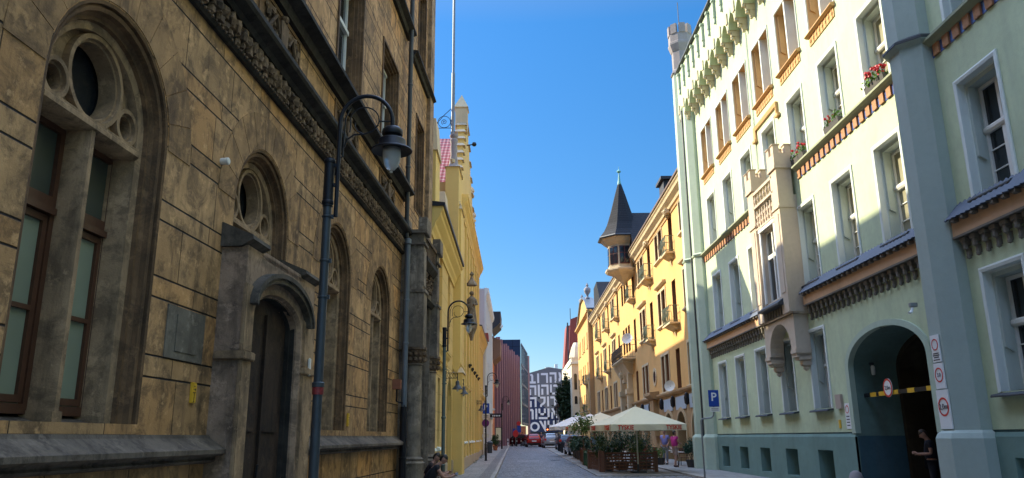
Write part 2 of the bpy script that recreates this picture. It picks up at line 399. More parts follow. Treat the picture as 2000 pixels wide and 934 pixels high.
def gf_frame():
    t=TS(1); mb=MB(t); g=MB(t); g2=MB(t)
    for s in (-1,1):
        a,b=(.05,.76); a,b=(s*a,s*b) if s>0 else (s*b,s*a)
        z0,z1=1.82,4.33
        for (p,q,r,v) in ((a,b,z0,z0+.08),(a,b,z1-.08,z1),(a,a+.06,z0,z1),(b-.06,b,z0,z1),(a+.06,b-.06,3.5,3.66)): mb.box(p,q,-.47,-.39,r,v)
        mb.box(a+.02,b-.02,-.40,-.36,3.5,3.56)
        c0,c1=a+.07,b-.07
        for (p,q,r,v) in ((c0,c1,z0+.09,z0+.15),(c0,c1,3.43,3.49),(c0,c0+.055,z0+.09,3.49),(c1-.055,c1,z0+.09,3.49),(c0,c1,2.66,2.70)): mb.box(p,q,-.44,-.40,r,v)
        g.quad((a,-.43,z0),(b,-.43,z0),(b,-.43,3.56),(a,-.43,3.56)); g2.quad((a,-.43,3.56),(b,-.43,3.56),(b,-.43,z1),(a,-.43,z1))
    return mb.mesh('window',M['brown_wood']),g.mesh('pane',M['glass_green']),g2.mesh('transom_pane',M['glass_dim'])
F1=gf_frame()
gp=MB(TS(1)); gp.poly([(u,-.44,z) for u,z in [(-.8,4.3)]+arch(0,.8,ZS,.8)+[(.8,4.3)]]); gp=gp.mesh('tracery_pane',M['glass_dark'])
rib=MB(TS(1)); rib.tube([(.12,-.43,4.5),(.22,-.43,4.62),(.27,-.43,4.78),(.2,-.43,4.9)],.03,6); 
for u in W_GF:
    y=u-L1.u0
    for nm,me in (U2 if u==10.2 else U1): link(nm,me,B,(0,y,0))
    link('tracery_pane',gp,B,(0,y,0))
    if u!=10.2:
        f=link('window',F1[0],B,(0,y,0)); link('pane',F1[1],f); link('transom_pane',F1[2],f)
# sills: sloping sill in each window and long ledges
s=MB(T)
for u in W_GF:
    if u!=10.2: s.prof([(0,1.66),(-.55,1.84),(-.55,1.6),(0,1.6)],u-RW,u+RW)
for a,b in ((-10,8.96),(11.62,19.75)):
    s.prof([(-.1,1.655),(.045,1.655),(.06,1.62),(.25,1.50),(.25,1.455),(.20,1.43),(-.1,1.43)],a,b)
    s.prof([(-.05,1.43),(.14,1.43),(.12,1.405),(.14,1.385),(.12,1.365),(.045,1.35),(-.05,1.35)],a,b)
s.build('sill_ledge',weathered_stone('ledge_stone',(.17,.135,.10),(.035,.028,.022),False),B,smooth=25)
s=MB(T)
for a,b in ((-10,8.96),(11.62,19.75)): s.prof([(-.05,0),(.09,0),(.09,.5),(.045,.55),(-.05,.55)],a,b)
s.build('base_course',M['stone_plain'],B)
# main carved frieze and black cornice
c=MB(T); c.prof([(-.05,6.30),(.05,6.30),(.09,6.34),(.07,6.37),(.05,6.38),(.04,6.72),(-.05,6.72)],-10,19.9); c.build('frieze_band',M['stone_dark'],B)
c=MB(T); u=-2.
while u<19.6:
    for k in range(3):
        c.ball((u+random.uniform(-.03,.03),.07,6.44+k*.10+random.uniform(-.02,.02)),random.uniform(.05,.075),6,sx=1.25,sy=.8,jit=.25)
    c.ball((u+.09,.085,6.56),.075,8,jit=.3,sz=1.3); c.ball((u,.09,6.345),.022,5)
    c.ball((u+.09,.09,6.345),.022,5)
    u+=.185
c.build('carved_foliage',M['carved'],B,fix=False)
c=MB(T); c.prof([(-.05,6.72),(.10,6.72),(.14,6.78),(.26,6.82),(.29,6.86),(.29,6.92),(.2,6.97),(-.05,7.02)],-10,19.9); c.build('black_cornice',M['stone_dark'],B)
def sill(z,o,a,b,h=.28):
    c=MB(T); c.prof([(-.05,z-h),(.08,z-h),(.12,z-h*.55),(o,z-h*.35),(o,z-h*.1),(o*.6,z),(-.05,z+.02)],a,b); return c.build('string_course',M['stone_dark'],B)
sill(8.05,.3,-10,19.9); sill(12.8,.26,-10,19.9,.24); sill(17.15,.24,-10,19.9,.22)
sill(12.55,.22,20.4,23.9,.2); sill(17.0,.22,20.4,23.9,.2)
c=MB(T); c.prof([(-.1,21.2),(.2,21.2),(.3,21.5),(.7,21.8),(.75,22.05),(-.1,22.1)],-10,24.1); c.build('roof_cornice',M['stone_dark'],B)
# carved relief panels under the upper windows
def panel():
    mb=MB(TS(1)); z0,z1,h=7.08,7.72,.86
    O=[(-h,z0),(h,z0),(h,z1),(-h,z1)]
    for i,(d,o,o2) in enumerate(((0,.015,-.02),(.05,.0,-.05),(.10,-.03,-.09))):
        A=[(-h+d,z0+d*.4),(h-d,z0+d*.4),(h-d,z1-d),(-h+d,z1-d)]; e=d+.05
        Bq=[(-h+e,z0+e*.4),(h-e,z0+e*.4),(h-e,z1-e),(-h+e,z1-e)]
        mb.band(A,o+.01,Bq,o+.01,closed=True); mb.band(A,o+.01,A,-.03,closed=True); mb.band(Bq,o+.01,Bq,-.1,closed=True)
    mb.quad((-h,.004,z0),(h,.004,z0),(h,.004,z1),(-h,.004,z1))
    fr=mb.mesh('panel_frame',M['stone_brown'])
    mb=MB(TS(1)); random.seed(3)
    for k in range(70):
        a=random.uniform(-.66,.66); b=random.uniform(7.14,7.56); rr=random.uniform(.03,.075)
        if abs(a)<.16: continue
        mb.ball((a,.03,b),rr,6,sx=random.uniform(.7,1.6),sy=.7,jit=.3)
    mb.plate([(-.13,7.14),(.13,7.14),(.15,7.55),(0,7.6),(-.15,7.55)],.0,.08); mb.ball((0,.06,7.63),.07,8)
    mb.tube([(-.6,.05,7.2),(-.35,.07,7.5),(-.2,.06,7.3)],.03,6); mb.tube([(.6,.05,7.2),(.35,.07,7.5),(.2,.06,7.3)],.03,6)
    return fr,mb.mesh('carved_relief',M['carved'],fix=False)
P1=panel()
for u in W_UP: f=link('relief_panel',P1[0],B,(0,u-L1.u0,0)); link('carved_relief',P1[1],f)
# rectangular upper windows
def up_win(hw,h,side=1,glassm='glass_dark',wood='white_wood',mould='stone_brown'):
    t=TS(side); O=lambda d:[(-hw+d,0),(-hw+d,h-d),(hw-d,h-d),(hw-d,0)]
    mb=MB(t)
    seq=[(-.07,.0),(-.07,.03),(0,.03),(0,-.03),(.04,-.03),(.05,-.09),(.09,-.09),(.10,-.16),(.14,-.16),(.14,-.32)]
    for (d0,o0),(d1,o1) in zip(seq,seq[1:]): mb.band(O(d0),o0,O(d1),o1)
    mb.box(-hw,hw,-.34,.02,-.03,.015)
    a=mb.mesh('window_surround',M[mould])
    mb=MB(t); w=hw-.14; H=h-.14
    for (p,q,r,s_) in ((-w,w,0,.07),(-w,w,H-.07,H),(-w,-w+.07,0,H),(w-.07,w,0,H),(-.045,.045,0,H),(-w,w,H*.66,H*.66+.09),(-w,w,H*.33,H*.33+.03)): mb.box(p,q,-.36,-.29 if q-p<2*w-.01 or r<H*.4 else -.25,r,s_)
    b=mb.mesh('window',M[wood])
    g=MB(t); g.quad((-w,-.33,0),(w,-.33,0),(w,-.33,H),(-w,-.33,H)); c=g.mesh('pane',M[glassm])
    return a,b,c
UA=up_win(.88,2.89); UB=up_win(.85,2.75); UC=up_win(.85,2.4)
for me,z in ((UA,8.06),(UB,12.85),(UC,17.2)):
    for u in W_UP:
        o=link('window',me[1],B,(0,u-L1.u0,z)); link('window_surround',me[0],o); link('pane',me[2],o)
for (z,h) in ((8.06,2.9),(12.85,2.7),(17.2,2.4)):
    me=up_win(.625,h); o=link('window',me[1],B,(0,22.125-L1.u0,z)); link('window_surround',me[0],o); link('pane',me[2],o)
# ---- near door portal (projects .32 m)
DC=10.2; zsd=3.08; PO=.32
D=MB(T); A=jamb(DC,.90,.12,zsd,.36,16)
D.holed([(8.98,0),(8.98,3.86),(11.62,3.86),(11.62,0),(11.1,0)]+A[::-1]+[(9.3,0)],[],PO,-.02)
sc_=lambda k,dz:[(DC+(u-DC)*k,z-dz) for u,z in A]
D.band(A,PO,sc_(.965,.025),PO-.05); D.band(sc_(.965,.025),PO-.05,sc_(.95,.035),PO-.05); D.band(sc_(.95,.035),PO-.05,sc_(.94,.05),.10)
D.build('door_portal',M['stone_grey'],B)
for a,b in ((8.96,9.24),(11.18,11.64)):
    D=MB(T); D.box(a,b,PO-.02,PO+.035,.0,2.5); D.box(a-.03,b+.03,.02 if a<10 else PO-.04,PO+.07,2.5,2.6); D.box(a,b,PO-.02,PO+.03,2.6,3.4)
    D.box(a-.02,b+.02,PO-.03,PO+.06,0,.5)
    D.build('pilaster',M['stone_plain'],B,bevel=.012)
D=MB(T)
for hw0,hw1,o0,o1 in ((1.02,1.09,.3,PO+.10),(1.09,1.14,.3,PO+.13)):
    A0=arch(DC,hw0,3.16,.42+(hw0-1.02),18); A1=arch(DC,hw1,3.17,.42+(hw1-1.02),18)
    D.plate(A0+A1[::-1],.2,o1)
D.build('hood_mould',M['hood'],B,smooth=30)
for a,b in ((8.92,9.5),(10.95,11.7)):
    D=MB(T); D.prof([(-.02,4.12),(.0,4.14),(.39,3.97),(.40,3.92),(.34,3.89),(.25,3.84),(-.02,3.84)],a,b)
    D.build('weathered_ledge',M['hood'],B)
D=MB(T); D.prof([(-.02,4.05),(PO,3.9),(PO,3.8),(-.02,3.8)],9.48,10.97); D.build('ledge_slope',M['stone_grey'],B)
D=MB(T)
for k,(hw,o) in enumerate(((.84,.24),(.80,.18))):
    A0=jamb(DC,hw+.04,.12,zsd,.34,14); A1=jamb(DC,hw,.12,zsd,.31,14); D.band(A0,o,A1,o); D.band(A1,o,A1,o-.06)
D.build('inner_jamb',M['stone_dark'],B)
D=MB(T); D.poly([(u,.12,z) for u,z in jamb(DC,.85,.12,zsd,.33,14)])
for a in (9.45,10.24): D.box(a,a+.55,.11,.145,.4,1.5); D.box(a,a+.55,.11,.145,1.7,2.9)
D.box(10.18,10.23,.11,.16,.12,3.2)
dd=D.build('door',M['dark_wood'],B)
D=MB(T); D.tube([(10.10,.18,1.15),(10.10,.19,1.3)],.015,6); D.build('handle',M['iron'],dd)
D=MB(T); D.box(8.9,11.7,-.35,.45,0,.12); D.build('door_step',M['stone_grey'],B)
# ---- far gothic portal with buttresses and columns
def portal_part(u0,u1):
    mb=MB(T); c=(u0+u1)/2
    mb.box(u0,u1,0,.62,3.86,5.3); mb.box(u0+.03,u1-.03,0,.58,5.3,6.9)
    mb.box(u0-.03,u1+.03,0,.66,5.27,5.36); mb.box(u0-.03,u1+.03,0,.64,6.55,6.62)
    mb.box(u0-.02,u1+.02,0,.64,3.80,3.90)
    for k in (0,1): mb.box(u0-.05,u1+.05,.02,.16,6.9,7.3); 
    mb.box(u0-.05,u1+.05,.45,.68,6.9,7.3); mb.box(u0-.05,u1+.05,0,.68,6.86,6.96)
    mb.box(u0+.08,u1-.08,0,.2,0,3.8)
    mb.box(u0+.06,u1-.06,.575,.6,5.45,6.45)
    b=mb.build('buttress',M['buttress'],B,bevel=.01)
    mb=MB(T); r=.21
    mb.lathe((c,.36,0),[(r+.14,.0),(r+.14,.55),(r+.09,.6),(r+.09,.95),(r+.12,1.0),(r+.05,1.06),(r+.08,1.1),(r,1.16),(r-.005,3.4),(r+.03,3.42),(r,3.46)],16)
    cl=mb.build('column',M['buttress'],B,smooth=40)
    mb=MB(T); mb.lathe((c,.36,0),[(r,3.46),(r+.05,3.6),(r+.09,3.78),(r+.12,3.8),(r+.12,3.86)],10)
    random.seed(5)
    for k in range(26):
        a=2*math.pi*k/13; mb.ball((c+(r+.07)*math.cos(a),.36+(r+.07)*math.sin(a),3.55+.14*(k//13)),.06,6,jit=.3)
    mb.build('capital',M['carved'],cl,fix=False)
portal_part(19.8,20.3); portal_part(22.2,22.7)
mb=MB(T)
for k in range(5):
    hw=.92-.09*k; o=.42-.12*k
    A=jamb(21.25,hw,.4,4.6,hw*1.25,16,True); A2=jamb(21.25,hw-.05,.4,4.6,(hw-.05)*1.25,16,True)
    mb.band(A,o,A2,o); mb.band(A2,o,A2,o-.12); 
O=[(20.3,.4),(20.3,6.0),(22.2,6.0),(22.2,.4)]; A=jamb(21.25,.92,.4,4.6,1.15,16,True)
mb.holed([(20.3,.4),(20.3,6.0),(22.2,6.0),(22.2,.4)]+A[::-1],[],.42,.3)
mb.build('portal_moulding',M['buttress'],B)
mb=MB(T); mb.prof([(0,6.1),(.5,6.1),(.62,6.25),(.62,6.35),(0,6.45)],20.3,22.2)
mb.prof([(0,5.2),(.46,5.2),(.55,5.3),(.46,5.4),(0,5.4)],20.3,22.2); mb.build('canopy_ledge',M['stone_dark'],B)
mb=MB(T); random.seed(9)
for k in range(40): mb.ball((random.uniform(20.35,22.15),.47,random.uniform(5.5,6.05)),.06,6,jit=.3)
for k in range(9): mb.box(20.36+k*.21,20.42+k*.21,.4,.55,6.45,6.85)
mb.box(20.3,22.2,.38,.58,6.85,6.93)
mb.build('openwork_crest',M['carved'],B,fix=False)
mb=MB(T); mb.poly([(u,-.02,z) for u,z in jamb(21.25,.6,.4,4.6,.7,14,True)]); mb.build('door',M['dark_wood'],B)
mb=MB(T); mb.box(20.2,22.3,-.3,1.0,0,.2); mb.box(20.32,22.18,-.3,.68,.2,.32); mb.build('door_step',M['stone_grey'],B,bevel=.01)
# corner pilaster
mb=MB(T); mb.box(23.3,24.02,0,.12,0,21.2); mb.build('corner_pilaster',M['stone_plain'],B)
# ---- drainpipe
mb=MB(T); mb.tube([(19.55,.17,21.5),(19.55,.17,6.75),(19.62,.19,6.6),(19.62,.19,2.3)],.062,10)
for z in (20,17.5,14,11,8.6): mb.lathe((19.55,.17,z),[(.062,0),(.075,.01),(.075,.05),(.062,.06)],10)
dp=mb.build('drainpipe',M['zinc_dark'],B,smooth=40)
mb=MB(T); mb.tube([(19.6,.2,6.62),(19.62,.2,6.55),(19.62,.2,2.35)],.075,12); mb.lathe((19.6,.2,6.5),[(.07,0),(.1,.03),(.1,.14),(.08,.16)],12)
for z in (5.0,3.9): mb.lathe((19.62,.2,z),[(.075,0),(.088,.01),(.088,.05),(.075,.06)],12)
mb.build('pipe_section',M['zinc'],dp,smooth=40)
mb=MB(T); mb.tube([(19.62,.2,2.36),(19.62,.2,.15)],.088,12); mb.lathe((19.62,.2,1.1),[(.088,0),(.1,.01),(.1,.05),(.088,.06)],12); mb.build('cast_iron_foot',M['iron'],dp,smooth=40)
# mounted things on the stone wall
def small(name,T_,boxes,mat,parent,lab=None,**k):
    mb=MB(T_)
    for b in boxes: mb.box(*b)
    o=mb.build(name,mat,parent,**k)
    if lab: o['label']=lab
    return o
M['plaque']=weathered_stone('plaque_stone',(.23,.20,.15),(.09,.075,.055),False)
small('stone_plaque',T,[(7.82,8.68,0,.012,2.42,2.96),(8.02,8.5,0,.02,2.5,2.88)],M['plaque'],B)
M['box_yellow']=simple('yellow_enamel',(.72,.42,.03),.4)
M['black_mark']=simple('black_mark',(.02,.02,.02),.5)
M['copper_box']=simple('rusty_copper_box',(.25,.09,.045),.6,var=.4)
M['white_enamel']=simple('white_enamel',(.7,.68,.6),.5,var=.15)
sheet('parking_bay',3.5,7.03,.03,M['mosaic'],[33.2]+[y for y in YS if 33.2<y<=110],.03) if False else None
def gas_plate(u,z,lab,s=1):
    r=empty('hydrant_sign',L1.W(u,.0,z),-L1.a,lab,'sign',None)
    mb=MB(TS(1)); mb.box(-.05*s,.05*s,.0,.03,-.11*s,.11*s); mb.build('plate',M['box_yellow'],r,bevel=.006)
    mb=MB(TS(1))
    for b in ((-.035,.035,-.002,.004),(-.004,.004,-.085,0),(.01,.03,.025,.045),(-.02,-.005,.03,.04),(-.015,.012,.065,.072),(-.012,.012,-.095,-.088)): mb.box(b[0]*s,b[1]*s,.031,.033,b[2]*s,b[3]*s)
    mb.build('lettering',M['black_mark'],r)
gas_plate(8.53,2.1,'yellow hydrant sign on brown stone between the large arched window and the near door')
gas_plate(15.05,1.95,'small yellow hydrant sign on the stone wall between the second and third arched windows',1.1)
o=MB(TS(1)); o.lathe((0,0,0),[(.04,0),(.045,.09),(.035,.1)],12); 
k=o.build('wall_knob',M['white_enamel'],None,L1.W(8.74,.1,4.84),-L1.a,smooth=40); k.rotation_euler=(0,R(-90),-L1.a); k.location=L1.W(8.74,.0,4.84)  # plain round knob on the wall
k.rotation_euler=(0,R(90),-L1.a); tag(k,'round pale knob fixed high on the brown stone wall left of the near door','wall_knob')
c=MB(TS(1)); c.box(-.09,.09,0,.2,-.12,.12); cb=c.build('junction_box',M['copper_box'],None,L1.W(19.2,.0,2.88),-L1.a,bevel=.01)
tag(cb,'rusty copper coloured box on the stone wall beside the drainpipe','junction box')
c=MB(TS(1)); c.tube([(0,.1,-.12),(0,.1,-.4),(.25,.12,-.42),(.4,.2,-.42)],.02,6); c.build('cable',M['iron'],cb)
c=MB(TS(1)); c.box(-.04,.04,0,.03,-.13,.13); dn=c.build('door_plate',M['white_enamel'],None,L1.W(11.40,.357,2.62),-L1.a,bevel=.012); tag(dn,'narrow white enamel plate on the right pilaster of the near door','door plate')
c=MB(TS(1)); c.tube([(.0,.05,0),(.03,.07,.5),(-.02,.05,1.1),(.05,.08,1.7),(.02,.05,2.3)],.012,5); c.tube([(.1,.05,0),(.14,.09,.6),(.06,.06,1.2),(.1,.1,1.5)],.01,5)
cb2=c.build('loose_cable',M['iron'],None,L1.W(19.4,.2,.1),-L1.a); tag(cb2,'loose black cable hanging beside the foot of the drainpipe','cable')
# ================= pale green castle-like building, right
R1=Fc(9.4,-.254,-1,-8)
G=R1.root('green_building','pale green building with crenellated parapet, tiled eaves and a gate passage','building')
T=R1.T
RW_=[34.25,31.5,28.8,26.05,23.4,20.7,18.0,14.2,11.5]
GF_=[34.4,31.75,29.05,26.4,23.65,14.4,11.6]
CE_=[34.7,32.0,29.35,26.6,23.75,14.3]
OR_=[34.25,31.45,28.75,26.1,23.45,20.75,18.0,14.2]
hol=[]
for u in GF_: hol.append((u-.6,u+.6,2.36,4.68,None))
for u in RW_:
    if u!=26.05: hol.append((u-.64,u+.64,6.2,8.65,None))
    hol.append((u-.64,u+.64,10.12,12.4,None))
for u in OR_: hol.append((u-.92,u+.92,13.65,15.9,None))
hol.append((25.0,26.3,5.95,8.5,None))
AC,AH,AZ=19.5,2.1,3.35; RI=.88; AA=arch(AC,AH,AZ,RI,24)
hol.append((AC-AH,AC+AH,0,AZ+RI,AA))
w=MB(T)
hl=[h for h in hol if not h[0] in (25.0,)]
hl=[h for h in hl if not(abs((h[0]+h[1])/2-26.05)<.01 and h[2]<9)]
wall(w,-8,38.2,1.58,20,[(h[0],h[1],max(h[2],1.58),h[3],h[4]) for h in hl])
for a,b in ((-8,AC-AH),(AC+AH,38.2)): pass
w.quad((-8,0,0),(-8,-12,0),(-8,-12,20),(-8,0,20)); w.quad((38.2,0,0),(38.2,-12,0),(38.2,-12,20),(38.2,0,20))
w.quad((-8,-12,0),(AC-AH-.4,-12,0),(AC-AH-.4,-12,20),(-8,-12,20)); w.quad((AC+AH+.4,-12,0),(38.2,-12,0),(38.2,-12,20),(AC+AH+.4,-12,20)); w.quad((AC-AH-.4,-12,5),(AC+AH+.4,-12,5),(AC+AH+.4,-12,20),(AC-AH-.4,-12,20))
w.quad((-8,0,20),(38.2,0,20),(38.2,-12,20),(-8,-12,20))
w.build('wall',M['green_wall'],G)
w=MB(T); 
for a,b in ((-7.9,AC-AH-.05),(AC+AH+.05,38.1)): w.quad((a,-1,.1),(b,-1,.1),(b,-1,19.9),(a,-1,19.9))
w.quad((AC-AH-.05,-1,4.4),(AC+AH+.05,-1,4.4),(AC+AH+.05,-1,19.9),(AC-AH-.05,-1,19.9))
w.build('inner_wall',M['stone_dark'],G)
# plinth with cellar openings
pl=MB(T); hs_=[(u-.56,u+.56,.3,1.15,None) for u in CE_]
for a,b in ((-8,AC-AH),(AC+AH,38.2)): wall(pl,a,b,0,1.53,[h for h in hs_ if a<h[0]<b],.06)
for a,b in ((-8,AC-AH),(AC+AH,38.2)):
    pl.prof([(0,1.62),(.025,1.60),(.06,1.53),(0,1.53)],a,b)
for h in hs_:
    O=[(h[0],h[2]),(h[0],h[3]),(h[1],h[3]),(h[1],h[2])]; O2=[(h[0]+.05,h[2]),(h[0]+.05,h[3]-.05),(h[1]-.05,h[3]-.05),(h[1]-.05,h[2])]
    pl.band(O,.06,O2,-.45,closed=True)
pl.build('plinth',M['teal_plinth'],G)
pl=MB(T)
for a,b in ((-8,AC-AH),(AC+AH,38.2)): pl.box(a,b,-.01,.012,1.62,1.66)
pl.build('plinth_groove',simple('dark_green_groove',(.03,.06,.05),.8),G)
gm=M['glass_dark']
for i,u in enumerate(CE_):
    mb=MB(TS(-1)); mb.box(-.5,.5,-.42,-.38,.0,.06); mb.box(-.5,.5,-.42,-.38,.76,.82); mb.box(-.03,.03,-.42,-.38,0,.8); mb.box(-.5,-.44,-.42,-.38,0,.8); mb.box(.44,.5,-.42,-.38,0,.8)
    f=mb.build('cellar_window',M['zinc_dark'],G,(0,u-R1.u0,.31))
    mb=MB(TS(-1)); mb.quad((-.5,-.41,0),(.5,-.41,0),(.5,-.41,.82),(-.5,-.41,.82)); mb.build('pane',gm,f)
mb=MB(T); mb.box(-8,38.3,.0,.09,0,.22); 
# ---- gate passage
mb=MB(T); 
A=[(AC-AH,0)]+AA+[(AC+AH,0)]
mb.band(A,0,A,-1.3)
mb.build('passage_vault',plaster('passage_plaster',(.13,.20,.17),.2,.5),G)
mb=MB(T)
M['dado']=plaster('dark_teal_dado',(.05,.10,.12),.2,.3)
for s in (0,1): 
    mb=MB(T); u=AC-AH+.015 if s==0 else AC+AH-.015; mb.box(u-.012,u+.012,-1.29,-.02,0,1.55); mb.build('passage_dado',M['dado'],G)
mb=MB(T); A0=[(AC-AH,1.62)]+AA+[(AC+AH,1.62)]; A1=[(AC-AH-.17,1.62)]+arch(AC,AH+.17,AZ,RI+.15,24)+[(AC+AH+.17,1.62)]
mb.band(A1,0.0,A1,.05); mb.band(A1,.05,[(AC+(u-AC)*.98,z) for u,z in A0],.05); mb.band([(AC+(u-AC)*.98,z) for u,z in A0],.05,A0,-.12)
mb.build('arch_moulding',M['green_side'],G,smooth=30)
mb=MB(T); mb.box(AC-AH,AC+AH,-4.6,-4.5,0,4.3); mb.build('shade_screen',plaster('dark_ochre_shade',(.045,.028,.012),.3,.5),G)  # dark panel added across the passage to make its depth look shaded
mb=MB(T); A_=[(AC+(u-AC)*.93,z*.97) for u,z in A]; A=[(AC-AH,0)]+AA+[(AC+AH,0)]; A_=[(AC+(u-AC)*.93,z*.97) for u,z in A]; mb.band(A,-1.3,A_,-1.3); mb.band(A_,-1.3,A_,-12); mb.build('inner_passage',plaster('shade_brown_passage',(.05,.036,.02),.3,.5),G)  # deeper vault coloured darker than the front, shade put into the colour
# ---- windows (built once per kind)
def g_win(w,h,z0step=.75,narrow=False):
    t=TS(-1)
    mb=MB(t); O=lambda d:[(-w-d,-.02 if d>0 else 0),(-w-d,h+d),(w+d,h+d),(w+d,-.02 if d>0 else 0)]
    for (d0,o0),(d1,o1) in (((.10,0),(.10,.03)),((.10,.03),(.06,.04)),((.06,.04),(0,.025)),((0,.025),(0,-.14)),((0,-.14),(-.03,-.14))): mb.band(O(d0),o0,O(d1),o1)
    a=mb.mesh('window_surround',M['white_trim'])
    mb=MB(t)
    I=[(-w+.03,0),(-w+.03,h-.03),(w-.03,h-.03),(w-.03,0)]; mb.band(I,-.14,[(-w+.06,0),(-w+.06,h-.12),(w-.06,h-.12),(w-.06,0)],-.42)
    for s in (-1,1):
        x=s*(w-.03); mb.add([(x,-.15,z0step+.1),(x,-.30,z0step),(x-s*.075,-.30,z0step),(x-s*.075,-.15,z0step+.1),(x,-.15,h-.03),(x,-.30,h-.03),(x-s*.075,-.30,h-.03),(x-s*.075,-.15,h-.03)],[(0,1,2,3),(0,3,7,4),(1,2,6,5),(2,3,7,6),(4,5,6,7)])
    mb.box(-w+.03,w-.03,-.30,-.15,h-.11,h-.03)
    b=mb.mesh('window_reveal',M['grey_reveal'])
    W,H=w-.06,h-.12; mb=MB(t); tz=H*.58
    for q in ((-W,W,0,.07),(-W,W,H-.07,H),(-W,-W+.06,0,H),(W-.06,W,0,H),(-.04,.04,tz,H),(-.05,.05,0,tz)): mb.box(q[0],q[1],-.46,-.38,q[2],q[3])
    mb.prof([(-.46,tz-.05),(-.36,tz-.05),(-.33,tz),(-.33,tz+.06),(-.37,tz+.10),(-.46,tz+.1)],-W,W)
    for s in (-1,1):
        for z in (tz*.36,tz*.68): mb.box(min(s*.05,s*(W-.06)),max(s*.05,s*(W-.06)),-.44,-.40,z,z+.022)
    c=mb.mesh('window',M['white_wood'])
    mb=MB(t); mb.quad((-W,-.43,0),(W,-.43,0),(W,-.43,H),(-W,-.43,H)); d=mb.mesh('pane',M['glass_dark'])
    return a,b,c,d
GW1=g_win(.6,2.32); GW2=g_win(.64,2.45); GW3=g_win(.64,2.28)
def sillm(w,o,mat,h=.10,name='sill'):
    mb=MB(TS(-1)); mb.prof([(-.4,.05),(o-.02,-.05),(o,-.08),(o,-.11),(0,-.07),(-.4,-.02)],-w,w); return mb.mesh(name,mat)
S1=sillm(.70,.19,M['zinc_dark']); S2=sillm(.68,.16,M['zinc_dark'])
curt=MB(TS(-1))
for s in (-1,1):
    for k in range(5): curt.quad((s*(.5-k*.06),-.47-.02*(k%2),.05),(s*(.5-(k+1)*.06),-.47-.02*((k+1)%2),.05),(s*(.5-(k+1)*.03),-.47-.02*((k+1)%2),2.05),(s*(.5-k*.03),-.47-.02*(k%2),2.05))
for lst,me,z in ((GF_,GW1,2.36),(RW_,GW2,6.2),(RW_,GW3,10.12)):
    for u in lst:
        if z==6.2 and u==26.05: continue
        y=u-R1.u0; o=link('window',me[2],G,(0,y,z)); link('window_surround',me[0],o); link('window_reveal',me[1],o); pn=link('pane',me[3],o)
        if z>5 and u>16:
            if 'cm' not in globals(): cm={}
            if me[3].name not in cm: q_=me[3].copy(); q_.materials[0]=M['glass_curtain']; cm[me[3].name]=q_
            pn.data=cm[me[3].name]
        if z<9: link('sill',S1 if z==2.36 else S2,o)
# flower boxes
M['leaf_light']=simple('geranium_leaf',(.10,.20,.03),.6,var=.5); M['petal_red']=simple('geranium_petal',(.55,.02,.03),.5,var=.3); M['box_grey']=simple('dark_planter_box',(.07,.065,.06),.7)
def flowerbox(u,lab,red):
    r=empty('flower_box',R1.W(u,-.02,10.12),-R1.a,lab,'flower box','window boxes with geraniums')
    t=TS(-1); mb=MB(t); mb.extr([(-.5,-.12,.0),(-.5,.12,.0),(-.5,.15,.17),(-.5,-.14,.17)],(1,0,0)); mb.build('box',M['box_grey'],r)
    lf=MB(t); pt=MB(t)
    for k in range(150):
        c=(random.uniform(-.52,.52),random.uniform(-.13,.2),random.uniform(.12,.36)); s=random.uniform(.025,.05); a=random.uniform(0,6.3)
        lf.poly([(c[0]+s*math.cos(a+q),c[1]+s*math.sin(a+q)*.7,c[2]+s*math.sin(a*3+q*1.0)) for q in (0,1.5,3.1,4.6)])
    for k in range(red):
        c=(random.uniform(-.48,.48),random.uniform(-.05,.22),random.uniform(.3,.46)); 
        pt.ball(c,random.uniform(.025,.05),6,jit=.3)
    lf.build('leaves',M['leaf_light'],r,fix=False); pt.build('blossoms',M['petal_red'],r,fix=False)
flowerbox(18.0,'flower box thick with red geraniums, nearest on the green facade beside the grey-green pier',34)
flowerbox(20.7,'leafy flower box with few red blossoms, middle one of three on the green facade',7)
flowerbox(23.4,'flower box with sparse red geraniums, farthest one, just beside the stone oriel turret',16)
# orange twin windows
t=TS(-1); w_,h_=.92,2.25
mb=MB(t); O=lambda d:[(-w_-d,0),(-w_-d,h_+d),(w_+d,h_+d),(w_+d,0)]
for (d0,o0),(d1,o1) in (((.07,0),(.07,.035)),((.07,.035),(0,.02)),((0,.02),(0,-.02))): mb.band(O(d0),o0,O(d1),o1)
OA=mb.mesh('window_surround',M['white_trim'])
mb=MB(t); 
mb.band(O(0),-.02,O(-.05),-.40)
for s in (-1,1):
    x=s*w_; mb.add([(x,-.1,.8),(x,-.26,.7),(x-s*.08,-.26,.7),(x-s*.08,-.1,.8),(x,-.1,h_),(x,-.26,h_),(x-s*.08,-.26,h_),(x-s*.08,-.1,h_)],[(0,1,2,3),(0,3,7,4),(1,2,6,5),(2,3,7,6)])
OB=mb.mesh('window_reveal',M['orange_trim'])
mb=MB(t); mb.add([(-.045,.0,0),(.045,.0,0),(.045,.0,h_),(-.045,.0,h_),(-.1,-.38,0),(.1,-.38,0),(.1,-.38,h_),(-.1,-.38,h_)],[(0,1,2,3),(0,3,7,4),(1,2,6,5)])
OC=mb.mesh('stone_mullion',M['white_trim'])
mb=MB(t)
for s in (-1,1):
    a,b=(.1,.87) if s>0 else (-.87,-.1)
    for q in ((a,b,0,.06),(a,b,2.12,2.2),(a,a+.06,0,2.2),(b-.06,b,0,2.2),((a+b)/2-.025,(a+b)/2+.025,0,2.2)): mb.box(q[0],q[1],-.42,-.36,q[2],q[3])
    mb.box(a,b,-.42,-.32,1.3,1.42)
OD=mb.mesh('window',M['white_wood'])
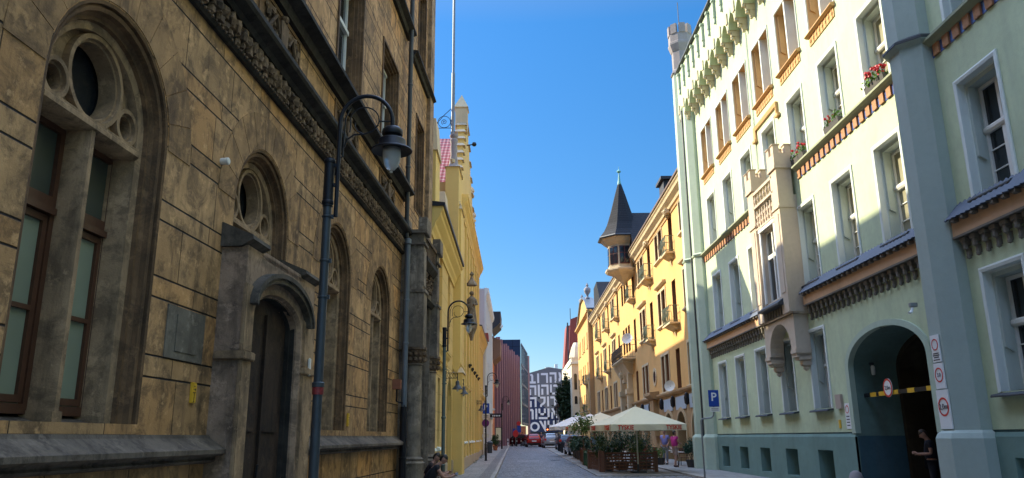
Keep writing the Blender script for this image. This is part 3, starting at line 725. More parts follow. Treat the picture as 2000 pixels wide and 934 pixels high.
mb=MB(t); mb.quad((-.87,-.40,0),(.87,-.40,0),(.87,-.40,2.2),(-.87,-.40,2.2)); OE=mb.mesh('pane',M['glass_dark'])
mb=MB(t); mb.prof([(-.3,.02),(.0,-.02),(.13,-.05),(.15,-.10),(.09,-.14),(.0,-.15),(-.3,-.15)],-1.0,1.0); OF=mb.mesh('sill',M['orange_trim'])
mb=MB(t); mb.box(-.92,.92,0,.03,-.44,-.15); 
for k in range(8): mb.ball((-.80+k*.228,.035,-.29),.065,8,sy=.5,sz=1.2); mb.box(-.92+k*.228+.09,-.92+k*.228+.13,0,.045,-.42,-.15) if k<7 else 0
OG=mb.mesh('apron_frieze',M['orange_trim'])
for u in OR_:
    o=link('window',OD,G,(0,u-R1.u0,13.65))
    for n_,me in (('window_surround',OA),('window_reveal',OB),('stone_mullion',OC),('pane',OE),('sill',OF),('apron_frieze',OG)): link(n_,me,o)
# label mould above the window over the oriel
mb=MB(T)
A=[(27.35,12.35),(27.35,12.85),(24.85,12.85),(24.85,12.35)]
B2=[(27.22,12.35),(27.22,12.72),(24.98,12.72),(24.98,12.35)]
mb.band(A,0,A,.10); mb.band(A,.10,B2,.07); mb.band(B2,.07,B2,0)
mb.box(27.2,27.5,0,.11,12.28,12.38); mb.box(24.7,25.0,0,.11,12.28,12.38); mb.build('label_mould',M['orange_trim'],G)
# ---- string course with blue and terracotta blocks
for k,(a,b) in enumerate(((-8,15.5),(16.6,23.75),(27.3,36.4))):
    mb=MB(T); mb.prof([(0,9.86),(.06,9.86),(.12,9.92),(.20,9.96),(.20,10.02),(0,10.10)],a,b); mb.build('string_course',M['olive'],G)
    mb=MB(T); mb.box(a,b,-.0,.012,9.60,9.86,1); u=a
    while u<b-.2: mb.box(u,u+.22,.0,.055,9.60,9.86); u+=.38
    o=mb.build('terracotta_frieze',[M['brick_orange'],M['blue_glaze']],G)
# ---- tiled eaves with corbels
for k,(a,b) in enumerate(((-8,15.5),(16.6,23.9),(27.5,36.4))):
    mb=MB(T); n=int((b-a)/.17)
    P=[];F=[]
    for i in range(n*4+1):
        u=a+(b-a)*i/(n*4); h=.028*math.sin(math.pi*2*i/4)
        P+=[(u,-.0,6.24+h),(u,.15,6.07+h),(u,.17+h,6.05),(u,.33+h,5.87),(u,.31+h,5.85)]
    m_=n*4+1
    for i in range(n*4):
        for j in range(4): q=i*5+j; F.append((q,q+1,q+6,q+5))
    mb.add(P,F); mb.build('tile_eaves',M['blue_tile'],G,smooth=45)
    mb=MB(T); u=a+.1
    while u<b-.12:
        mb.add([(u,0,5.9),(u,.29,5.87),(u,.30,5.80),(u,.24,5.78),(u,0,5.82),(u+.12,0,5.9),(u+.12,.29,5.87),(u+.12,.30,5.80),(u+.12,.24,5.78),(u+.12,0,5.82)],[(0,1,2,3,4),(9,8,7,6,5),(0,5,6,1),(1,6,7,2),(2,7,8,3),(3,8,9,4)]); u+=.33
    mb.box(a,b,0,.22,5.86,5.90); mb.build('rafter_ends',M['corbel'],G)
    mb=MB(T); mb.box(a,b,0,.19,5.52,5.86); mb.build('orange_band',M['orange_band'],G)
    mb=MB(T); mb.box(a,b,0,.21,5.475,5.52); u=a+.12
    while u<b-.15:
        mb.box(u,u+.10,.0,.13,5.30,5.48); mb.box(u-.04,u+.14,.0,.15,5.38,5.46)
        mb.ball((u+.05,.09,5.27),.075,6,sy=.8); mb.box(u+.015,u+.085,0,.08,5.08,5.25); mb.ball((u+.05,.06,5.06),.05,6)
        mb.ball((u+.215,.04,5.43),.07,6,sy=.6)
        u+=.33
    mb.build('corbel_frieze',M['corbel'],G,fix=False)
# ---- top: projecting parapet on pointed corbel arches
c=MB(T); c.quad((-8,.45,18.05),(38.2,.45,18.05),(38.2,.45,20.0),(-8,.45,20.0)); 
n=46; pitch=1.0
for k in range(n):
    u=-8+k*pitch+.2
    if u+pitch>37.2: break
    A=arch(u+pitch/2,pitch/2-.10,17.45,.55,10,True)
    for p,q in zip(A,A[1:]):
        c.quad((p[0],.45,p[1]),(q[0],.45,q[1]),(q[0],.45,18.06),(p[0],.45,18.06))
    c.quad((u,.45,17.45),(u+.1,.45,17.45),(u+.1,.45,18.06),(u,.45,18.06)); c.quad((u+pitch-.1,.45,17.45),(u+pitch,.45,17.45),(u+pitch,.45,18.06),(u+pitch-.1,.45,18.06))
    c.band(A,.45,A,0)
c.quad((-8,.45,20),(38.2,.45,20),(38.2,-.1,20),(-8,-.1,20))
c.build('parapet',M['green_wall'],G)
for k in range(n):
    c=MB(T)
    u=-8+k*pitch+.2
    if u>37.3: break
    for (z0,z1,o,w) in ((17.75,18.2,.50,.10),(17.45,17.8,.46,.085),(17.2,17.5,.34,.075),(16.95,17.25,.2,.06)): c.box(u-w,u+w,0,o,z0,z1)
    c.ball((u,.28,17.12),.09,6); c.ball((u,.14,16.9),.075,6); c.ball((u,.4,17.4),.1,6)
    c.build('corbel',M['corbel_cream'],G)
for k in range(n):
    u=-8+k*pitch+.7
    if u>37.3: break
    d_=MB(T); d_.box(u-.07,u+.07,.45,.56,18.95,19.75); d_.box(u-.055,u+.055,.45,.53,18.72,18.95); d_.ball((u,.5,18.68),.06,6); d_.box(u-.10,u+.10,.45,.60,19.7,19.80)
    d_.build('parapet_bracket',M['green_side'],G)
c=MB(T)
for k in range(n): 
    u=-8+k*pitch+.2
    if u>37: break
    c.box(u,u+pitch-.02,.38,.60,20.0+.02*(k%2),20.07+.02*(k%2))
c.build('dark_coping',M['zinc_dark'],G)
# ---- corner column pair at the far end with a crenellated stone turret
c=MB(T); c.lathe((37.75,.05,0),[(.72,0),(.72,1.52),(.66,1.6),(.6,1.66),(.6,9.95),(.64,9.98),(.68,10.06),(.6,10.14),(.56,20.2)],8,a0=R(22.5)); c.build('corner_column',M['green_side'],G)
c=MB(T); c.lathe((36.55,-.05,0),[(.62,0),(.62,1.52),(.55,1.6),(.5,1.66),(.5,9.95),(.55,9.98),(.58,10.06),(.5,10.14),(.5,18.3)],8,a0=R(22.5)); c.build('half_column',M['green_side'],G)
M['turret']=plaster('grey_turret_stone',(.33,.29,.28),.2,.3)
c=MB(T); cc=(37.75,.05,0)
c.lathe(cc,[(.60,20.2),(.64,20.25),(.58,20.4),(.50,20.5),(.50,21.5),(.54,21.56),(.66,21.9),(.66,22.02),(.63,22.06),(.63,22.5),(.55,22.5)],8,a0=R(22.5))
for k in range(8):
    a=2*math.pi*k/8; x,y=math.cos(a),math.sin(a)
    def pp(r,s,z): return (cc[0]+x*r-y*s,cc[1]+y*r+x*s,z)
    c.add([pp(.45,-.15,22.5),pp(.62,-.17,22.5),pp(.62,.17,22.5),pp(.45,.15,22.5),pp(.45,-.15,23.05),pp(.62,-.17,23.05),pp(.62,.17,23.05),pp(.45,.15,23.05)],[(0,1,2,3),(4,5,6,7),(0,1,5,4),(1,2,6,5),(2,3,7,6),(3,0,4,7)])
    for s in (): c.add([pp(.68,s-.07,20.7),pp(.72,s-.07,20.7),pp(.72,s+.07,20.7),pp(.68,s+.07,20.7),pp(.68,s-.07,21.4),pp(.72,s-.07,21.4),pp(.72,s+.07,21.4),pp(.68,s+.07,21.4)],[(0,1,2,3),(4,5,6,7),(0,1,5,4),(1,2,6,5),(2,3,7,6),(3,0,4,7)])
tu=c.build('turret',M['turret'],G)
c=MB(T); c.tube([(37.75,.05,22.4),(37.75,.05,24.6)],.02,5); c.build('lightning_rod',M['iron'],tu)
c=MB(T); c.tube([(36.98,.42,19.5),(36.98,.42,.2)],.045,8); c.build('downpipe',M['zinc_dark'],G)
# ---- near octagonal pier
c=MB(T); c.lathe((16.05,.0,0),[(.75,0),(.75,1.5),(.70,1.6),(.60,1.66),(.60,9.98),(.72,10.05),(.72,10.12),(.60,10.2),(.60,22)],8,a0=R(22.5)); c.build('octagonal_pier',plaster('grey_green_pier',(.39,.45,.40),.08,.2,stain=(.2,.24,.2)),G)
c=MB(T); c.lathe((16.05,.0,0),[(.6,10.04),(.735,10.07),(.735,10.13),(.6,10.22)],8,a0=R(22.5)); c.build('pier_ring',M['zinc_dark'],G)
# ---- oriel
OC_=25.6
c=MB(T)
a,b=24.05,27.15; wz0,wz1=5.95,8.45
c.holed([(a,5.3),(a,9.2),(b,9.2),(b,5.3)],[[(24.9,wz0),(24.9,wz1),(26.2,wz1),(26.2,wz0)]],.52,.30)
c.quad((a,0,5.3),(a,.52,5.3),(a,.52,9.2),(a,0,9.2)); c.quad((b,0,5.3),(b,.52,5.3),(b,.52,9.2),(b,0,9.2)); c.quad((a,0,9.2),(b,0,9.2),(b,.52,9.2),(a,.52,9.2)); c.quad((a,0,5.3),(b,0,5.3),(b,.52,5.3),(a,.52,5.3))
orl=c.build('oriel',M['oriel'],G)
for (p,q) in ((a-.02,a+.62),(b-.62,b+.02)):
    c=MB(T); c.box(p,q,.1,.60,5.35,10.15); c.box(p-.05,q+.05,.04,.66,10.1,10.2); c.box(p-.03,q+.03,.06,.64,10.2,10.62)
    for x0,x1,y0,y1 in ((p-.03,p+.22,.06,.26),(q-.22,q+.03,.06,.26),(p-.03,p+.22,.44,.64),(q-.22,q+.03,.44,.64)): c.box(x0,x1,y0,y1,10.62,10.9); c.box(x0-.03,x1+.03,y0-.03,y1+.03,10.9,10.94)
    c.box(p+.15,q-.15,.59,.62,6.0,8.6)
    c.box(p-.03,q+.03,.08,.64,8.75,8.82)
    c.build('turret_pier',M['oriel'],orl,bevel=.008)
c=MB(T)
for k in range(7):
    u=24.62+k*.31; c.lathe((u,.53,9.5),[(.05,0),(.05,.05),(.03,.1),(.065,.22),(.03,.36),(.05,.42),(.05,.46)],6)
c.box(24.5,26.6,.47,.60,9.92,10.02); c.box(24.5,26.6,.47,.60,9.42,9.5); c.build('balustrade',M['oriel'],orl)
c=MB(T)
for k in range(8):
    u=24.6+k*.27
    for z in (8.86,9.1): c.ball((u,.53,z),.08,6,sy=.5)
    c.box(u+.1,u+.15,.5,.57,8.7,9.3)
c.box(24.5,26.6,.5,.59,8.62,8.68); c.build('tracery_band',M['oriel'],orl,fix=False)
c=MB(T)
for (z0,z1,o,u0,u1) in ((wz0,wz1,.57,24.74,24.88),(wz0,wz1,.57,26.22,26.36),(wz1+.02,wz1+.14,.59,24.72,26.38)): c.box(u0,u1,.4,o,z0,z1)
for q in ((24.9,24.98,wz0,wz1),(26.12,26.2,wz0,wz1),(24.98,26.12,wz1-.08,wz1),(24.98,26.12,wz0,wz0+.07),(25.5,25.6,wz0,wz1),(24.98,26.12,7.45,7.6)): c.box(q[0],q[1],.32,.40,q[2],q[3])
ow=c.build('window',M['white_wood'],orl)
c=MB(T); c.quad((24.9,.35,wz0),(26.2,.35,wz0),(26.2,.35,wz1),(24.9,.35,wz1)); c.build('pane',M['glass_dark'],ow)
c=MB(T); c.prof([(.2,5.95),(.58,5.88),(.78,5.72),(.78,5.66),(.5,5.64),(.2,5.64)],24.5,26.6); c.build('oriel_sill',M['zinc_dark'],orl)
c=MB(T)
for k in range(7): c.box(24.62+k*.27,24.70+k*.27,.5,.57,5.38,5.62)
c.box(24.55,26.55,.5,.535,5.36,5.64); c.build('relief_band',M['corbel'],orl)
# support arch
c=MB(T); Ai=arch(OC_,1.0,4.3,.85,16)
ring=[(a+.1,3.95),(a+.1,5.32),(b-.1,5.32),(b-.1,3.95),(OC_+1.0,3.95)]+Ai[::-1]+[(OC_-1.0,3.95)]
c.holed(ring,[],.46,0)
c.build('support_arch',M['oriel'],orl)
for u in (a+.30,b-.30):
    c=MB(T); 
    for (z0,z1,w,o) in ((4.05,4.2,.25,.5),(3.85,4.05,.2,.4),(3.68,3.85,.14,.28)): c.box(u-w,u+w,0,o,z0,z1)
    c.ball((u,.14,3.63),.11,8); c.build('hanging_corbel',M['oriel'],orl,bevel=.02)
# ---- details by the gate
def wallitem(name,u,z,boxes,mat,lab,cat,o=0.0,F=R1):
    mb=MB(TS(F.side))
    for b_ in boxes: mb.box(*b_)
    x=mb.build(name,mat,None,F.W(u,o,z),-F.a,bevel=.004); return tag(x,lab,cat)
wallitem('letter_box',22.42,2.5,[(-.18,.18,0,.08,-.2,.2)],simple('pinkish_stone_box',(.42,.33,.27),.6),'pinkish plaque box on the green wall just left of the gate arch','box')
wallitem('hydrant_sign',22.6,1.88,[(-.07,.07,0,.02,-.12,.12)],M['box_yellow'],'orange-yellow hydrant plate low on the green wall left of the gate arch','sign')
wallitem('intercom',21.73,1.25,[(-.09,.09,-.02,.05,-.13,.13)],M['iron'],'black intercom box on the dark inner side of the gate passage','intercom',-.55)
M['sign_red']=simple('sign_red',(.60,.03,.03),.4); M['sign_white']=simple('sign_white',(.78,.78,.76),.4,var=.04); M['sign_text']=simple('sign_dark_text',(.05,.05,.06),.5)
M['sign_blue']=simple('sign_blue',(.01,.06,.36),.35,var=.05); M['pole']=simple('grey_pole',(.22,.23,.23),.45,.4)
def text_mesh(s,size,bold=.0,ext=.002,width=None):
    cu=bpy.data.curves.new('txt','FONT'); cu.body=s; cu.size=size; cu.extrude=ext; cu.offset=bold; cu.align_x='CENTER'; cu.align_y='CENTER'; cu.resolution_u=3
    o=bpy.data.objects.new('txt',cu); COL.objects.link(o); dg=bpy.context.evaluated_depsgraph_get(); dg.update()
    me=bpy.data.meshes.new_from_object(o.evaluated_get(dg)); bpy.data.objects.remove(o)
    if width:
        xs=[v.co.x for v in me.vertices]; k=width/(max(xs)-min(xs))
        for v in me.vertices: v.co.x*=k
    return me
def put_text(s,size,mat,parent,loc,rx,rz,name='lettering',bold=.0,ext=.002,width=None):
    me=text_mesh(s,size,bold,ext,width); me.materials.clear(); me.materials.append(mat)
    o=bpy.data.objects.new(name,me); COL.objects.link(o); o.parent=parent; o.location=loc; o.rotation_euler=(rx,0,rz); return o
def ring_sign(parent,z,r,txt,rz=R(-90),y=0,o=.03,sz=None):
    # flat red ring with text, facing -x direction (street side)
    mb=MB(TS(-1)); A=circ(0,0,r,28); Bq=circ(0,0,r*.8,28)
    mb.band(A,o,Bq,o,closed=True); mb.band(A,o-.008,A,o,closed=True)
    mb.build('red_ring',M['sign_red'],parent,(0,y,z))
    if txt: put_text(txt,sz or r*.75,M['sign_text'],parent,(-o-.002,y,z),R(90),rz)
# tall boards on the pier
fx=empty('gate_sign_board',R1.W(16.06,.56,2.6),-R1.a,'tall white board with three red-ringed limit signs on the grey-green pier right of the gate','sign')
for k,(z0,z1,w) in enumerate(((.42,.98,.16),(-.12,.40,.18),(-.92,-.14,.22))):
    mb=MB(TS(-1)); mb.box(-w,w,0,.025,z0,z1); mb.build('panel',M['sign_white'],fx,bevel=.004)
ring_sign(fx,.78,.12,''); ring_sign(fx,.16,.15,'3,0'); ring_sign(fx,-.48,.19,'2,0m',sz=.16)
for z,w in ((.60,.10),(.56,.12),(.52,.09),(.47,.12)): mb=MB(TS(-1)); mb.box(-w,w,.025,.028,z-.012,z+.010); mb.build('text_line',M['sign_text'],fx)
fx=empty('notice_board',R1.W(22.0,.0,2.1),-R1.a,'narrow white notice with a red ring on the green wall beside the gate arch','sign')
mb=MB(TS(-1)); mb.box(-.15,.15,0,.02,-.36,.34); mb.build('panel',M['sign_white'],fx,bevel=.003); ring_sign(fx,.17,.11,'',o=.024)
for z in (-.02,-.1,-.18,-.26): mb=MB(TS(-1)); mb.box(-.10,.10,.02,.022,z-.018,z+.012); mb.build('text_line',M['sign_text'],fx)
# height bar hung in the arch
hb=empty('height_bar',R1.W(AC,-.35,2.62),-R1.a,'black and yellow striped height limit bar across the gate passage','barrier')
mb=MB(TS(-1)); mb.box(-AH,AH,-.03,.03,-.05,.05); mb.build('beam',M['iron'],hb)
for u in (1.55,1.05,.35,-.45,-1.35): mb=MB(TS(-1)); mb.box(u-.17,u+.17,-.035,.035,-.055,.055); mb.build('yellow_stripe',M['box_yellow'],hb)
hs2=empty('height_sign',R1.W(AC+.62,-.30,2.74),-R1.a,'round white height limit sign with red rim fixed on the striped bar','sign')
mb=MB(TS(-1)); mb.extr([(u,0,z) for u,z in circ(0,0,.235,28)],(0,.02,0)); mb.build('disc',M['sign_white'],hs2); ring_sign(hs2,0,.235,'2,0m',o=.024,sz=.15)
# passage lamp, cctv, side bracket
def cctv(F,u,o,z,lab):
    r=empty('security_camera',F.W(u,o,z),-F.a,lab,'camera'); mb=MB(TS(F.side)); mb.box(-.05,.05,0,.16,.0,.09); mb.build('housing',simple('grey_plastic',(.25,.27,.26),.5),r,bevel=.01)
    mb=MB(TS(F.side)); mb.tube([(0,.1,0),(-.02,.15,-.12),(-.05,.22,-.14)],.03,8); mb.build('lens',M['sign_white'],r)
cctv(R1,16.85,.42,4.3,'small grey security camera on the green wall above the gate signs')
wl=empty('passage_lamp',R1.W(21.6,-.6,3.35),-R1.a,'small glass lamp on a bracket inside the gate passage','lamp')
mb=MB(TS(-1)); mb.box(-.1,.1,-.05,.05,.1,.16); mb.tube([(0,0,.1),(-.12,0,.1)],.02,6); mb.build('bracket',M['zinc_dark'],wl)
mb=MB(TS(-1)); mb.lathe((-.12,0,-.18),[(.04,0),(.055,.05),(.055,.22),(.03,.26)],10); mb.build('glass_tube',M['white_enamel'],wl)
# iron gate inside
gt=empty('iron_gate',R1.W(AC,-3.2,0),-R1.a,'dark iron gate with spiked vertical bars standing inside the passage','gate')
mb=MB(TS(-1)); 
for z in (.25,1.2,2.0): mb.box(-AH+.05,AH-.05,-.02,.02,z,z+.05)
mb.build('rail',M['iron'],gt)
mb=MB(TS(-1))
for k in range(29):
    u=-AH+.12+k*.14; mb.tube([(u,0,.1),(u,0,2.15),(u,0,2.3)],.012,5,rs=[.012,.012,.002])
o=mb.build('bars',M['iron'],gt); 
# ================= yellow gabled building, left, beyond the stone one
Y2=Fc(-2.75,.27,1,24.05)
Y=Y2.root('gabled_building','lemon yellow building with stepped gables, blind arches and a beige stone base','building')
T=Y2.T
def rect(u,hw,z0,z1): return (u-hw,u+hw,z0,z1,None)
blind=[(25.3,.55),(27.75,.55),(31.2,.55)]
gfw=[27.6,29.3]
holA=[(u-h,u+h,5.3,8.35,arch(u,h,7.6,.75,10,True)) for u,h in blind]+[rect(u,.42,1.3,3.65) for u in (25.4,27.6)]+[(30.75,32.85,.1,4.2,arch(31.8,1.05,2.7,1.5,14,True))]
holB=[(u-.5,u+.5,5.3,11.9,arch(u,.5,11.2,.7,10,True)) for u in (37.2,39.6,42.0,44.4)]+[rect(u,.38,1.45,3.6) for u in (36.6,38.0,39.4,42,43.4,44.8,46.0,49,50.6)]
holC=[rect(u,.5,5.2,7.2) for u in (54.5,57,59.5,61.8)]+[rect(u,.38,1.45,3.6) for u in (53,54.6,57.5)]+[rect(60.6,.7,.1,3.4)]
w=MB(T)
wall(w,24.05,33.4,.0,8.9,holA); wall(w,33.4,52.2,0,12.9,holB,.15); wall(w,52.2,63,0,8.9,holC)
w.quad((33.4,0,0),(33.4,.15,0),(33.4,.15,12.9),(33.4,0,12.9)); w.quad((33.4,-8,8.9),(33.4,.15,8.9),(33.4,.15,12.9),(33.4,-8,12.9))
w.quad((52.2,0,0),(52.2,.15,0),(52.2,.15,12.9),(52.2,0,12.9)); w.quad((52.2,-8,8.9),(52.2,.15,8.9),(52.2,.15,12.9),(52.2,-8,12.9))
w.quad((24.05,0,0),(24.05,-8,0),(24.05,-8,8.9),(24.05,0,8.9)); w.quad((63,0,0),(63,-8,0),(63,-8,8.9),(63,0,8.9)); w.quad((24.05,-8,0),(63,-8,0),(63,-8,8.9),(24.05,-8,8.9))
for h,o in [(h,0) for h in holA+holC]+[(h,.15) for h in holB]:
    if h[4]: O=[(h[0],h[2])]+h[4]+[(h[1],h[2])]
    else: O=[(h[0],h[2]),(h[0],h[3]),(h[1],h[3]),(h[1],h[2])]
    tall=h[2]>5 and h[4]; dpt=.16 if tall else .3
    w.band(O,o,O,o-dpt,closed=True)
    if tall: w.poly([(u,o-dpt,z) for u,z in O])
w.build('wall',M['yellow_left'],Y)
w=MB(T); w.quad((24.1,-.9,.1),(62.9,-.9,.1),(62.9,-.9,8.5),(24.1,-.9,8.5)); w.build('inner_wall',M['stone_dark'],Y)
w=MB(T)
for a,b,o in ((24.05,30.6,.07),(33.0,33.4,.07),(33.4,52.2,.22),(52.2,59.8,.07),(61.4,63.05,.07)): w.box(a,b,-.05,o,0,.68); w.prof([(-.05,.68),(o,.68),(o-.03,.72),(-.05,.72)],a,b)
w.build('plinth',M['beige_plinth'],Y)
# windows on ground floor and upper floor of the far part
def simple_win(hw,h,side,fm,gm='glass_dark',tr=None,o=-.22,rail=.6):
    mb=MB(TS(side))
    for q in ((-hw,hw,0,.06),(-hw,hw,h-.06,h),(-hw,-hw+.06,0,h),(hw-.06,hw,0,h),(-.03,.03,0,h),(-hw,hw,h*rail,h*rail+.06)): mb.box(q[0],q[1],o-.05,o,q[2],q[3])
    a=mb.mesh('window',M[fm]); g=MB(TS(side)); g.quad((-hw,o-.03,0),(hw,o-.03,0),(hw,o-.03,h),(-hw,o-.03,h)); b=g.mesh('pane',M[gm])
    s=None
    if tr:
        mb=MB(TS(side)); mb.prof([(-.2,.03),(.10,-.02),(.13,-.10),(-.02,-.16),(-.2,-.16)],-hw-.12,hw+.12); s=mb.mesh('sill',M[tr])
    return a,b,s
def put_win(ms,F,u,z,root,o=0):
    a=link('window',ms[0],root,(F.side*o,u-F.u0,z)); link('pane',ms[1],a)
    if ms[2]: link('sill',ms[2],a)
    return a
WA=simple_win(.42,2.35,1,'yellow_smooth',tr='white_trim'); WB=simple_win(.38,2.15,1,'yellow_smooth',tr='white_trim'); WC=simple_win(.5,2.0,1,'white_wood',tr='yellow_smooth')
for u in (25.4,27.6): put_win(WA,Y2,u,1.3,Y)
for u in (36.6,38.0,39.4,42,43.4,44.8,46.0,49,50.6): put_win(WB,Y2,u,1.45,Y,.15)
for u in (53,54.6,57.5): put_win(WB,Y2,u,1.45,Y)
for u in (54.5,57,59.5,61.8): put_win(WC,Y2,u,5.2,Y)
# gothic door
mb=MB(T)
for k in range(4):
    hw=1.05-.1*k; o=.02-.1*k; A=jamb(31.8,hw,.1,2.7,1.5*hw/1.05,14,True); A2=jamb(31.8,hw-.06,.1,2.7,1.5*(hw-.06)/1.05,14,True)
    mb.band(A,o,A2,o); mb.band(A2,o,A2,o-.11)
mb.build('door_moulding',M['yellow_smooth'],Y)
mb=MB(T); mb.poly([(u,-.36,z) for u,z in jamb(31.8,.72,.1,2.7,1.0,12,True)]); mb.build('door',M['brown_wood'],Y)
# cornices
def corn(a,b,z0,z1,o,mat='yellow_smooth',o0=0,nm='cornice'):
    mb=MB(T); h=z1-z0; mb.prof([(o0,z0),(o0+.05,z0),(o0+.07,z0+.15*h),(o0+o*.35,z0+.3*h),(o0+o*.4,z0+.42*h),(o0+o*.8,z0+.68*h),(o0+o*.85,z0+.8*h),(o0+o,z0+.86*h),(o0+o,z1),(o0-.3,z1)],a,b); return mb.build(nm,M[mat],Y)
corn(24.05,33.38,8.0,8.92,.40); corn(24.05,30.3,4.25,4.72,.2); corn(33.3,36,4.25,4.72,.2,o0=.15); corn(35.4,52.2,12.1,12.95,.36,o0=.15,mat='yellow_smooth'); corn(52.3,63.05,8.1,8.95,.38); corn(56.5,63.05,4.2,4.65,.25); 
for a,b in ((26.7,28.5),(36,37.2),(37.4,38.6),(38.8,40),(41.4,42.6)): 
    mb=MB(T); o=0 if a<33 else .15; mb.prof([(o,3.95),(o+.12,4.0),(o+.14,4.08),(o,4.12)],a,b); mb.build('hood_mould',M['yellow_smooth'],Y)
mb=MB(T); mb.prof([(.34,8.92),(.47,8.92),(.47,9.03),(-.5,9.15),(-.5,8.92)],24.0,33.38); mb.build('black_gutter',M['iron'],Y)
mb=MB(T); mb.prof([(.30,8.95),(.42,8.95),(.42,9.03),(-.4,9.2),(-.4,8.95)],52.3,63.1); mb.build('gutter',M['zinc_dark'],Y)
# roofs
mb=MB(T)
mb.prof([(-.9,9.0),(-4.2,19.4),(-8,9.0)],24.05,35.6); mb.prof([(-.9,9.1),(-4.2,19.2),(-8,9.1)],52.3,63); mb.prof([(-.6,12.9),(-4.4,21.0),(-8,12.9)],48,52.2)  # ridges out of view raised so their shadows reach the right-hand fronts
mb.extr([(35.2,-.5,12.9),(48.5,-.5,12.9),(41.6,-.5,18.3)],(0,-8,0)); 
t_=NT('red_roof_tiles'); x,y,z=t_.sep(); fr=t_.math('FRACT',t_.math('DIVIDE',z,.30)); sc_=t_.math('SINE',t_.math('MULTIPLY',x,30))
cc_=t_.mix(t_.noise(8,4),(.30,.05,.05),(.20,.03,.04)); cc_=t_.mix(t_.ramp(fr,.0,.35),(.40,.27,.25),cc_); t_.color(cc_); t_.bump(t_.math('ADD',fr,t_.math('MULTIPLY',sc_,.3)),.04); M['roof_red']=t_.props(.6)
mb.build('tiled_roof',M['roof_red'],Y)
# stepped street gable over the middle part
pr=[(35.4,12.9)]; u,z=35.4,13.9
left=[]
while z<18.1: left+= [(u,z),(u+.42,z)]; u+=.42; z+=.55
left+=[(u,z)]; top_u=u
pr+=left+[(41.2,z)]; u2=41.2
while z>13.6: z-=.62; pr+=[(u2,z),(u2+1.0,z)]; u2+=1.0
pr+=[(u2,12.9)]
mb=MB(T)
for (a,za),(b,zb) in zip(pr,pr[1:]):
    if b>a+1e-3: mb.box(a,b,-.32,.12,12.9,za)
mb.build('stepped_gable',M['yellow_smooth'],Y)
for (a,za),(b,zb) in zip(pr,pr[1:]):
    if b>a+1e-3 and za>13.5: mb=MB(T); mb.add([(a-.07,-.40,za),(b+.02,-.40,za),(b+.02,.22,za),(a-.07,.22,za),(a+.12,-.3,za+.2),(b,-.3,za+.2),(b,.1,za+.2),(a+.12,.1,za+.2)],[(0,3,2,1),(4,5,6,7),(0,1,5,4),(1,2,6,5),(2,3,7,6),(3,0,4,7)]); mb.build('gable_coping',M['beige_plinth'],Y)
tu=top_u
mb=MB(T); mb.box(tu-.3,tu+.5,-.42,.22,17.6,18.9); mb.add([(tu-.36,-.48,18.85),(tu+.56,-.48,18.85),(tu+.56,.28,18.85),(tu-.36,.28,18.85),(tu+.1,-.1,19.75)],[(0,1,2,3),(0,1,4),(1,2,4),(2,3,4),(3,0,4)]); mb.build('gable_pinnacle',M['cream_stone'],Y)
for (uu,zz) in ((45.3,15.9),(47.3,14.9),(49.3,13.9),(51,13.2)):
    mb=MB(T); mb.lathe((uu,.1,zz),[(.12,0),(.16,.1),(.08,.25),(.16,.4),(.12,.55),(.02,.7)],8); mb.build('finial',M['cream_stone'],Y)
# piers with sloping stone caps
def pier(u0,u1,o0,o1,z0,z1,cap=.9):
    mb=MB(T); mb.box(u0,u1,o0,o1,z0,z1); p=mb.build('pier',M['yellow_smooth'],Y)
    mb=MB(T); mb.add([(u0-.06,o0-.05,z1),(u1,o0-.05,z1),(u1,o1+.06,z1),(u0-.06,o1+.06,z1),(u0+.25,o0+.05,z1+cap),(u1,o0+.05,z1+cap),(u1,o1-.05,z1+cap),(u0+.25,o1-.05,z1+cap)],[(0,3,2,1),(4,5,6,7),(0,1,5,4),(1,2,6,5),(2,3,7,6),(3,0,4,7)])
    mb.ball((u0+.1,(o0+o1)/2,z1+.3),.13,6,jit=.2); mb.build('stone_cap',M['cream_stone'],p)
pier(25.2,26.6,-.45,.02,8.9,11.3,1.3); pier(29.6,31,-.5,-.05,8.9,10.3,1.0); pier(33.0,34.9,-.38,.22,8.9,13.5,.12); pier(33.35,34.9,.0,.32,4.7,11.6,.35); pier(33.35,34.9,.0,.42,.0,4.3,.25)
# statue on the pier
st=empty('pier_statue',Y2.W(34.0,-.1,13.62),-Y2.a,'small weathered stone figure standing on a yellow pier in front of the red tiled roof','statue')
mb=MB(); mb.lathe((0,0,0),[(.34,0),(.34,.12),(.26,.2),(.22,.35),(.15,.8),(.17,1.1),(.14,1.35),(.2,1.5),(.15,1.62)],10); mb.lathe((0,0,1.6),[(.12,0),(.2,.1),(.2,.2),(.06,.25)],8)
for k in range(5): mb.box(.15*math.cos(k*1.256)-.03,.15*math.cos(k*1.256)+.03,.15*math.sin(k*1.256)-.03,.15*math.sin(k*1.256)+.03,1.75,1.95)
mb.build('figure',M['turret'],st,smooth=50)
